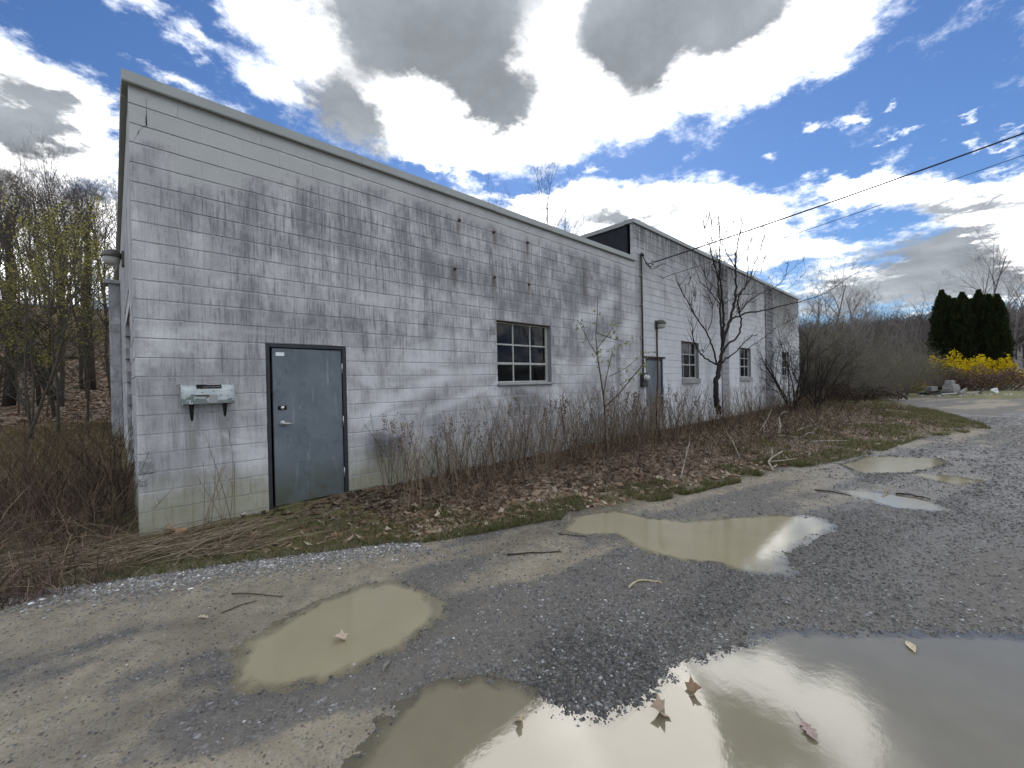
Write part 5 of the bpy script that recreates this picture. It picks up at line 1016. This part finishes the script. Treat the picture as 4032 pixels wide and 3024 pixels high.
# grass: short blades on the verge
g = MB(); n = 70000; x = np.concatenate([rng.uniform(-1.5, 9, n // 2), rng.uniform(2, 26, n - n // 2)]); w0 = yv(x); y = w0 - .08 + rng.random(n) ** 1.5 * np.where(x < 3.0, 1.15, np.where(x > 9, 2.2, .75)); patch = fbm(x, y, 1.7, 4, 91); near_w = (y < -.03); ok = (patch > np.where(x < 3, .30, .50)) & near_w & (pud_sd(x, y) < -.15); x, y = x[ok], y[ok]; n = len(x); z = ground(x, y); h = rng.uniform(.02, .07, n) * (1 + .03 * x); a = rng.uniform(0, 2 * pi, n); le = rng.normal(size=(n, 2)) * .6
P = np.stack([x, y, z], 1); wv = np.stack([np.cos(a), np.sin(a), 0 * a], 1) * (.0028 + .0004 * x)[:, None]; tip = P + np.stack([le[:, 0] * h, le[:, 1] * h, h], 1); V = np.stack([P - wv, P + wv, tip], 1).reshape(-1, 3); c = np.array([(.10, .125, .034), (.125, .14, .045), (.078, .095, .026), (.27, .22, .135), (.21, .17, .105)])[rng.integers(0, 5, n)]
g.add(V, np.arange(n * 3).reshape(-1, 3), np.repeat(c, 3, 0)); tag(g.build('grass', M['leafy'], None), 'short green and straw grass along the lane edge', 'grass', kind='stuff')
# far field grass tufts (left yellow field and right lawn edge)
g = MB(); n = 26000; x = np.concatenate([rng.uniform(-4, .1, n // 2), rng.uniform(9, 34, n - n // 2)]); y = np.concatenate([rng.uniform(2, 12, n // 2), rng.uniform(-7, 3, n - n // 2)]); ok = (y > yv(x)) & ~((x > .1) & (x < 27.7) & (y > -.1)); x, y = x[ok], y[ok]; n = len(x); z = gz(x, y); h = rng.uniform(.05, .22, n); le = rng.normal(size=(n, 2)) * .6; a = rng.uniform(0, 2 * pi, n); P = np.stack([x, y, z - .01], 1); wv = np.stack([np.cos(a), np.sin(a), 0 * a], 1) * .009; tip = P + np.stack([le[:, 0] * h, le[:, 1] * h, h], 1)
c = np.where((x < 1)[:, None], np.array([(.25, .19, .10), (.20, .15, .08), (.16, .15, .06)])[rng.integers(0, 3, n)], np.array([(.12, .13, .04), (.18, .15, .07), (.10, .07, .045)])[rng.integers(0, 3, n)]); g.add(np.stack([P - wv, P + wv, tip], 1).reshape(-1, 3), np.arange(n * 3).reshape(-1, 3), np.repeat(c, 3, 0)); tag(g.build('field_grass', M['leafy'], None), 'dry field grass beside the hillside and the far yard', 'grass', kind='stuff')
# leaf shapes
def leaf_mesh(mb, kind, s, col, curl=.35):
    if kind == 'maple': pts = [(0, -.5), (.12, -.28), (.42, -.32), (.34, -.08), (.52, .16), (.26, .16), (.20, .34), (0, .6), (-.2, .34), (-.26, .16), (-.52, .16), (-.34, -.08), (-.42, -.32), (-.12, -.28)]
    elif kind == 'oak': pts = [(0, -.5), (.10, -.3), (.22, -.2), (.12, -.05), (.28, .08), (.14, .2), (.2, .36), (0, .55), (-.2, .36), (-.14, .2), (-.28, .08), (-.12, -.05), (-.22, -.2), (-.10, -.3)]
    else: pts = [(0, -.6), (.09, -.4), (.16, -.15), (.17, .1), (.11, .38), (0, .65), (-.11, .38), (-.17, .1), (-.16, -.15), (-.09, -.4)]
    p = np.array(pts); k = rng.normal(size=4); z = curl * (np.abs(p[:, 0]) * .9 + .35 * np.sin(p[:, 1] * 4 + k[0]) * .4 + .25 * p[:, 0] * k[1] + .2 * p[:, 1] * k[2] + .12 * rng.random(len(p))); n = len(p)
    mid = np.array([[0, y_, curl * .35 * np.sin(y_ * 4 + k[0]) * .4 + .2 * curl * y_ * k[2]] for y_ in (-.3, 0, .3)])
    V = np.concatenate([np.column_stack([p, z]), mid]) * s; F = []
    m = [n, n + 1, n + 2]; near_ = [int(np.argmin(np.abs(np.array([-.3, 0, .3]) - y_))) for y_ in p[:, 1]]
    for i in range(n):
        j = (i + 1) % n; F.append((i, j, m[near_[i]]))
        if near_[i] != near_[j]: F.append((j, m[near_[j]], m[near_[i]]))
    mb.add(V, np.array(F), col)
    mb.prisms([np.array([0, -.45, 0]) * s, np.array([.02, -.7, .03]) * s], [np.array([.02, -.7, .03]) * s, np.array([.06, -.95, .06]) * s], .012 * s, .008 * s, np.array(col) * .6)
LC = [(.36, .26, .175), (.47, .37, .265), (.27, .18, .12), (.56, .47, .36), (.34, .20, .125), (.19, .13, .095)]
lp = []
GL = 'fallen dry leaves in the strip beside the lane'
for q in range(9):
    mb = MB(); leaf_mesh(mb, ['maple', 'oak', 'plain'][q % 3], .13 if q % 3 == 0 else .11, LC[q % 6], .55); o = mb.build('fallen_leaf', M['dryleaf'], None, org=(0, 0, 0)); tag(o, 'curled tan dry leaf lying in the litter strip between wall and lane', 'leaf', GL); lp.append(o)
i = 0
while i < 270:
    x = 2.35 + 6.5 * rng.random() ** 1.3; y = yv(x) + .12 + rng.random() ** 1.1 * .95
    if i < 14: x = rng.uniform(.3, 2.3); y = yv(x) + rng.uniform(.3, .75)
    if y > -.1: continue
    o = lp[i] if i < 9 else lp[i % 9].copy()
    if i >= 9: COL.objects.link(o)
    o.location = (x, y, float(ground(x, y)) + .008); o.rotation_euler = (rng.normal() * .45, rng.normal() * .45, rng.uniform(0, 6.28)); s = rng.uniform(.5, 1.15); o.scale = (s, s, s); i += 1
L = MB(); n = 9600; x = 2.3 + 21 * rng.random(n) ** 1.5; x[:700] = 2.5 - 2.2 * rng.random(700) ** 2.2; y = yv(x) + .1 + rng.random(n) * (-.15 - yv(x)) ; P = np.stack([x, y, ground(x, y) + rng.uniform(.0, .03, n)], 1); u = rv3(n); u[:, 2] *= .45; v = np.cross(u, np.array([0, 0, 1.]) + .45 * rv3(n)); u /= np.linalg.norm(u, axis=1)[:, None]; v /= np.linalg.norm(v, axis=1)[:, None]; s = rng.uniform(.018, .055, (n, 1)); t = np.clip((y - yv(x)) / 1.2, 0, 1)[:, None]
L.leaves(P, u * s * .7, v * s * 1.2, np.array(LC)[rng.integers(0, 6, n)] * rng.uniform(.55, 1.0, (n, 1)) * (1.2 - .75 * t)); tag(L.build('leaf_litter', M['dryleaf'], None), 'dense brown leaf litter under the weeds', 'leaf litter', kind='stuff')
L = MB(); n = 9000; y = 7 + 30 * rng.random(n); x = -.135 * (y + 6) * 1.1 * rng.random(n) + .1; P = np.stack([x, y, gz(x, y) + .02], 1); u = rv3(n); u[:, 2] *= .5; v = np.cross(u, np.array([0, 0, 1.]) + .4 * rv3(n)); v /= np.linalg.norm(v, axis=1)[:, None]; L.leaves(P, u * .06, v * .1, np.array(LC)[rng.integers(0, 6, n)] * rng.uniform(.4, .9, (n, 1))); tag(L.build('forest_litter', M['dryleaf'], None), 'brown leaf litter on the wooded slope', 'leaf litter', kind='stuff')

# ------------------------------------------------------------------ gravel
def stones(n, xr, yr, smin, smax, dens, sub_):
    x = rng.uniform(*xr, n); y = rng.uniform(*yr, n); zc = zones(x, y); d = np.hypot(x, y + 5.85); keep = (zc[:, 0] < .45) & (rng.random(n) < dens(x, y, zc)) & (d > 1.2); sd = pud_sd(x, y); keep &= (sd < .03) | (rng.random(n) < .01)
    return x[keep], y[keep]
OCT = np.array([(1, 0, 0), (-1, 0, 0), (0, 1, 0), (0, -1, 0), (0, 0, 1), (0, 0, -1)], float); OF = np.array([(0, 2, 4), (2, 1, 4), (1, 3, 4), (3, 0, 4), (2, 0, 5), (1, 2, 5), (3, 1, 5), (0, 3, 5)])
def add_stones(mb, x, y, s, bright):
    n = len(x); s = np.minimum(s, np.median(s) * 2.1); z = ground(x, y); V = OCT[None] * (1 + .45 * (rng.random((n, 6, 1)) - .5)) + .22 * rng.normal(size=(n, 6, 3)) * .6; V = V * (s[:, None, None] * np.stack([rng.uniform(.7, 1.3, n), rng.uniform(.7, 1.3, n), rng.uniform(.4, .8, n)], 1)[:, None])
    a = rng.uniform(0, 2 * pi, n); ca, sa = np.cos(a)[:, None], np.sin(a)[:, None]; X = V[..., 0] * ca - V[..., 1] * sa; Y = V[..., 0] * sa + V[..., 1] * ca; V = np.stack([X + x[:, None], Y + y[:, None], V[..., 2] + (z + s * .18)[:, None]], -1)
    pal = np.array([(.066, .063, .060), (.10, .097, .092), (.145, .14, .132), (.085, .081, .075), (.20, .20, .20), (.16, .145, .12), (.40, .40, .39)]); pr = np.array([.22, .23, .18, .14, .11, .07, .035]) ; c = pal[rng.choice(7, n, p=pr / pr.sum())] * rng.uniform(.8, 1.25, (n, 1)) * bright * (1.22 - .5 * zones(x, y)[:, 2:3])
    mb.add(V.reshape(-1, 3), (np.arange(n)[:, None, None] * 6 + OF[None]).reshape(-1, 3), np.repeat(c, 6, 0))
gm = MB()
dn = lambda x, y, z: (1 - z[:, 1]) ** 1.5 * .85 + .16
x, y = stones(120000, (-1.6, 4.2), (-6.6, -.4), 0, 0, dn, 0); add_stones(gm, x, y, rng.lognormal(math.log(.0042), .48, len(x)), 1.0)
x, y = stones(60000, (2, 10), (-8.5, -1.5), 0, 0, dn, 0); add_stones(gm, x, y, rng.lognormal(math.log(.0070), .42, len(x)), 1.0)
x, y = stones(30000, (8, 22), (-10, -3), 0, 0, dn, 0); add_stones(gm, x, y, rng.lognormal(math.log(.013), .35, len(x)), 1.1)
c0 = gp(1330, 1510); x = rng.normal(c0[0], .45, 7000); y = rng.normal(c0[1] + .12, .22, 7000); k = (pud_sd(x, y) < .02); add_stones(gm, x[k], y[k], rng.lognormal(math.log(.0075), .38, k.sum()), 1.05)
x = rng.uniform(-1.5, 2.2, 9000); y = yv(x) - .05 - np.abs(rng.normal(size=9000)) * .22; add_stones(gm, x, y, rng.lognormal(math.log(.0085), .35, len(x)), 1.5)
for kk in ('P1', 'P2', 'P4', 'P5', 'P6'):          # stones breaking the waterline
    po = PUD[kk]; e = np.roll(po, -1, 0) - po; L = np.linalg.norm(e, axis=1); n = 2200 if kk == 'P2' else 800; i = rng.choice(len(po), n, p=L / L.sum()); q = po[i] + e[i] * rng.random((n, 1)) + rng.normal(size=(n, 2)) * .045; q = q[(q[:, 1] > -7.5)]; add_stones(gm, q[:, 0], q[:, 1], rng.lognormal(math.log(.006 if kk != 'P5' else .012), .4, len(q)), .8)
tag(gm.build('gravel', M['stone'], None), 'loose grey crushed stone scattered over the muddy lane', 'gravel', kind='stuff')

# ------------------------------------------------------------------ single leaves, sticks, litter
def put_leaf(px, py, kind, s, col, label, rz=0.0, tilt=(0, 0), water=True, curl=.4):
    p = gp(px, py, 0); z = WL + .006 if water else float(ground(p[0], p[1])) + .008; mb = MB(); leaf_mesh(mb, kind, s, col, curl); o = mb.build('fallen_leaf', M['dryleaf'], None, org=(0, 0, 0)); o.location = (p[0], p[1], z); o.rotation_euler = (tilt[0], tilt[1], rz); tag(o, label, 'leaf'); return o
put_leaf(738, 1378, 'maple', .085, (.55, .44, .34), 'pale curled leaf floating in the middle of the oval muddy puddle', 1.0, (.3, -.3), curl=.9)
put_leaf(1497, 1492, 'maple', .095, (.34, .23, .145), 'brown leaf with a long stem standing in the large puddle', 3.6, (.5, .3), curl=.8)
put_leaf(1425, 1532, 'maple', .10, (.44, .34, .26), 'crumpled tan leaf floating left of the stemmed leaf in the large puddle', .8, (.2, -.5), curl=1.1)
put_leaf(1745, 1572, 'oak', .12, (.40, .30, .27), 'dull pinkish sunken leaf near the bottom of the large puddle', 2.2, (.05, .05), curl=.25)
put_leaf(1967, 1393, 'plain', .12, (.62, .55, .38), 'long pale yellow leaf floating near the far edge of the large puddle', 1.9, (.05, .1), curl=.25)
put_leaf(1125, 1548, 'oak', .11, (.60, .50, .34), 'pale folded leaf at the meeting of tan and grey water', 2.6, (.4, .5), curl=.9)
put_leaf(440, 1335, 'oak', .075, (.50, .42, .30), 'small pale leaf on the gravel left of the oval puddle', 1.2, (.3, .2), False)
put_leaf(835, 1440, 'plain', .10, (.24, .23, .21), 'grey withered leaf on the gravel below the oval puddle', 2.4, (.1, .1), False)
for px, py, lab in [(470, 1118, 'large tan leaf propped against the wall foot left of the door'), (370, 1150, 'large tan leaf in the straw near the left corner'), (392, 1158, 'second tan leaf beside the straw near the left corner'), (520, 1113, 'whitish leaf just right of the propped leaf')]: 
    p = hit(px, py); mb = MB(); leaf_mesh(mb, 'maple', .14, (.46, .29, .18) if 'whit' not in lab else (.55, .5, .45), .6); o = mb.build('fallen_leaf', M['dryleaf'], None, org=(0, 0, 0)); o.location = p + np.array([0, -.02, .03]); o.rotation_euler = (.6, rng.normal() * .3, rng.uniform(0, 6)); tag(o, lab, 'leaf')
def stick(pts, r, col, label, up=.01, name='stick', cat='stick', water=False):
    P = np.array([list(gp(a, b)) + [0] for a, b in pts]); P[:, 2] = (ground(P[:, 0], P[:, 1]) if not water else WL) + up; t = np.arange(len(P)); tt = np.linspace(0, len(P) - 1, len(P) * 2 + 1); Q = np.stack([np.interp(tt, t, P[:, k]) for k in range(3)], 1); Q[1:-1] += rng.normal(size=(len(Q) - 2, 3)) * r * .3; mb = MB(); mb.tube(Q, np.linspace(r, r * .6, len(Q)), 7, col); o = tag(mb.build(name, M['bark'], None, True), label, cat); return o
stick([(1358, 1272), (1372, 1258), (1395, 1256), (1420, 1257), (1430, 1262)], .009, (.42, .35, .22), 'pale bent stick lying on the gravel right of the oval puddle')
stick([(1205, 1103 + 52), (1230, 1158), (1268, 1160)], .006, (.05, .04, .03), 'short dark twig in the shallow muddy puddle'); stick([(1645, 1139), (1665, 1146)], .008, (.40, .36, .3), 'short pale twig in the shallow puddle below the tree reflection')
stick([(1935, 1066), (1965, 1069), (2010, 1078)], .012, (.06, .05, .04), 'long dark twig beside the thin blue puddle'); stick([(1760, 1060), (1800, 1064), (1840, 1072)], .010, (.07, .055, .04), 'dark stick lying on the mud left of the thin blue puddle'); stick([(1908, 1074), (1912, 1066), (1920, 1060)], .014, (.30, .23, .16), 'small bent stick standing out of the thin blue puddle', .03)
stick([(500, 1283), (540, 1284), (610, 1292)], .005, (.06, .05, .04), 'thin dark twig on the pale gravel strip'); stick([(480, 1325), (520, 1310), (555, 1300)], .005, (.09, .07, .05), 'thin twig below the dark twig on the gravel strip'); stick([(1095, 1197), (1150, 1196), (1210, 1194)], .008, (.05, .042, .034), 'dark stick embedded in the mud between the two tan puddles')
mb = MB(); pp = [gp(a, b) for a, b in [(1615, 1394), (1680, 1428), (1760, 1470), (1840, 1515), (1920, 1556), (2000, 1592), (2100, 1635), (2200, 1690)]]
# fallen and broken branches on the verge
GB = 'pale broken branches on the grassy verge'
def branch(pts, r, label, lift, forks=()):
    P = np.array([hit(a, b) for a, b in pts]); P[:, 2] = gz(P[:, 0], P[:, 1]) + np.interp(np.arange(len(P)), np.linspace(0, len(P) - 1, len(lift)), np.array(lift) * .6); t = thing('broken_branch', label, 'branch', tuple(P[0]), GB); mb = MB(); r *= .62; mb.tube(P, np.linspace(r, r * .5, len(P)), 7, (.34, .30, .25)); mb.build('limb', M['bark'], t, True)
    for f in forks:
        Q = np.array([P[f[0]], P[f[0]] + np.array(f[1]) * .5 + rv3() * .03, P[f[0]] + np.array(f[1]) * np.array([1, 1, .6])]); Q[:, 2] = np.maximum(Q[:, 2], gz(Q[:, 0], Q[:, 1]) + .01); mb = MB(); mb.tube(Q, [r * .6, r * .45, r * .25], 6, (.34, .30, .25)); mb.build('twig', M['bark'], t, True)
branch([(1670, 1018), (1660, 1005), (1668, 997), (1690, 992)], .035, 'forked pale branch stub at the lane edge of the verge', (.02, .10, .12, .25), [(1, (.6, -.3, .02)), (2, (.2, .1, .25))])
branch([(1650, 945), (1690, 945), (1730, 948)], .03, 'pale branch lying flat in the brush pile', (.05, .08, .03), [(1, (-.1, .1, .5)), (0, (.1, .0, .6)), (2, (.4, -.2, .2))]); branch([(1680, 940), (1686, 930), (1683, 915)], .05, 'short thick upright stub in the brush pile', (.0, .2, .35), [(2, (.2, -.2, .25))])
branch([(1640, 935), (1655, 925), (1668, 905)], .02, 'thin pale branch pointing up behind the stub', (.05, .3, .6), [(1, (-.3, .1, .3))]); branch([(1755, 957), (1800, 956), (1830, 955)], .035, 'straight pale pole lying on the grass right of the brush pile', (.05, .06, .05)); branch([(1470, 1035), (1480, 1010), (1490, 985)], .02, 'thin pale branch standing in leaves at the lane edge', (.0, .2, .45), [(1, (.25, .0, .4)), (1, (-.3, .1, .35))])
branch([(1600, 995), (1585, 975), (1570, 955)], .018, 'slender pale branch leaning in the weeds left of the forked stub', (.02, .25, .4), [(1, (.2, .1, .2))]); branch([(1720, 935), (1760, 925), (1790, 932)], .025, 'crooked pale branch on the far side of the brush pile', (.1, .2, .05), [(1, (.1, .2, .35))])
mb = MB()
gx = rng.normal(size=(40, 3)) * .09; p = hit(1513, 912); mb.leaves(p + np.array([0, 0, .15]) + gx * np.array([1, .6, .6]), rv3(40) * .06, rv3(40) * .07, (1, 1, 1)); tag(mb.build('crumpled_paper', M['whitep'], None), 'crumpled white paper caught in the weeds near the second window', 'litter')
# twisted strand of reflected cable is left to the water; debris heap by the far bend
dp = hit(3745 / K, 1552 / K); lat = np.array([Rt[0], Rt[1], 0]); lat /= np.linalg.norm(lat); fwd = np.array([Fw[0], Fw[1], 0]); fwd /= np.linalg.norm(fwd)
dsc = np.linalg.norm(dp - CP) / 46.0
def dl(u, v, z=0): q = dp + lat * u * dsc + fwd * v * dsc; return np.array([q[0], q[1], float(gz(q[0], q[1])) + z * dsc])
st_ = thing('concrete_stump', 'tapered grey concrete stump with a smaller cap block in the debris heap', 'concrete block', tuple(dl(0, 0)))
def frustum(mb, c, w0, w1, d0, d1, h, col=(1, 1, 1), ang=.3):
    ca, sa = cos(ang), sin(ang); 
    def R(u, v, z): return c + (lat * (u * ca - v * sa) + fwd * (u * sa + v * ca)) * dsc + np.array([0, 0, z * dsc])
    rings = [(w0, d0, 0), (w0 * .99, d0, h * .12), (w1 * 1.05, d1 * 1.05, h * .85), (w1, d1, h * .93), (w1 * .8, d1 * .8, h)]; V = []
    for (ww, dd, z) in rings:
        for (a, b) in ((-.42, -.5), (.42, -.5), (.5, -.42), (.5, .42), (.42, .5), (-.42, .5), (-.5, .42), (-.5, -.42)): V.append(R(a * ww, b * dd, z))
    F = [(i * 8 + k, i * 8 + (k + 1) % 8, i * 8 + 8 + (k + 1) % 8, i * 8 + 8 + k) for i in range(4) for k in range(8)]; b = mb.n; mb.add(V, F, col); mb.F.setdefault(8, []).append(np.array([[b + 32 + k for k in range(8)]]))
mb = MB(); frustum(mb, dl(0, 0, -.05), .95, .72, .8, .65, .80); mb.build('base', M['concrete'], st_); mb = MB(); frustum(mb, dl(-.08, 0, .76), .50, .40, .45, .4, .30); mb.build('cap', M['concrete'], st_)
def plank(u, v, L, w_, h, ang, tilt, mat_, label, name='plank', cat='plank', z=.02, grp=None):
    mb = MB(); mb.bbox((-L / 2, -w_ / 2, 0), (L / 2, w_ / 2, h), .01); V = mb.V[-1] * dsc; ca, sa = cos(ang), sin(ang); ct, s_t = cos(tilt), sin(tilt); X = V[:, 0] * ct - V[:, 2] * s_t; Z = V[:, 0] * s_t + V[:, 2] * ct + abs(s_t) * L / 2 * dsc; c = dl(u, v, z); mb.V[-1] = c + np.outer(X * ca - V[:, 1] * sa, lat) + np.outer(X * sa + V[:, 1] * ca, fwd) + np.outer(Z, [0, 0, 1]); tag(mb.build(name, mat_, None), label, cat, grp)
plank(-1.3, .2, .62, .45, .34, .2, .05, M['concrete'], 'pale squared concrete lump left of the stump', 'concrete_lump', 'concrete block', .25); plank(-.45, -.2, .42, .4, .36, .5, .1, M['concrete'], 'broken hollow concrete piece at the stump foot', 'concrete_lump', 'concrete block', .1)
plank(.35, -.5, 1.0, .16, .14, .4, .30, M['concrete'], 'pale post leaning in the debris right of the stump', 'post', 'post'); plank(1.4, -.3, 1.3, .12, .08, .1, .05, M['cream'], 'long pale board lying right of the stump'); plank(1.9, -.4, .9, .10, .09, .5, .35, M['darkw'], 'weathered board propped up at the right end of the heap')
plank(-1.2, -.4, 1.6, .3, .10, -.1, .08, M['darkw'], 'dark plank at the front of the heap'); plank(-1.7, .0, 1.4, .5, .12, .3, .12, M['black'], 'black sheet scrap at the left of the heap', 'sheet', 'sheet'); plank(-1.0, -.8, 1.3, .14, .10, .12, .03, M['cream'], 'pale board along the front edge of the heap'); plank(-2.2, .1, .5, .2, .10, .2, .0, M['concrete'], 'small pale chunk at the far left of the heap', 'concrete_lump', 'concrete block'); plank(-.3, .6, 1.5, .25, .14, .05, .05, M['darkw'], 'dark timber behind the stump')
mb = MB(); rock(mb, dl(3.6, .3, .18), (.30 * dsc, .2 * dsc, .3 * dsc), (.6, .6, .6), 2); tag(mb.build('white_rock', M['stone'], None), 'white rock on the grass right of the debris heap', 'rock')
mb = MB()
for i in range(70):
    u, v = rng.uniform(-4, 6), rng.uniform(-2.4, -.6); rock(mb, dl(u, v, .01), (.05 * rng.uniform(.5, 1.6),) * 3, np.array([.4, .39, .37]) * rng.uniform(.4, 1.4), 1)
tag(mb.build('rubble', M['stone'], None), 'scattered pale rubble before the debris heap', 'rubble', kind='stuff')
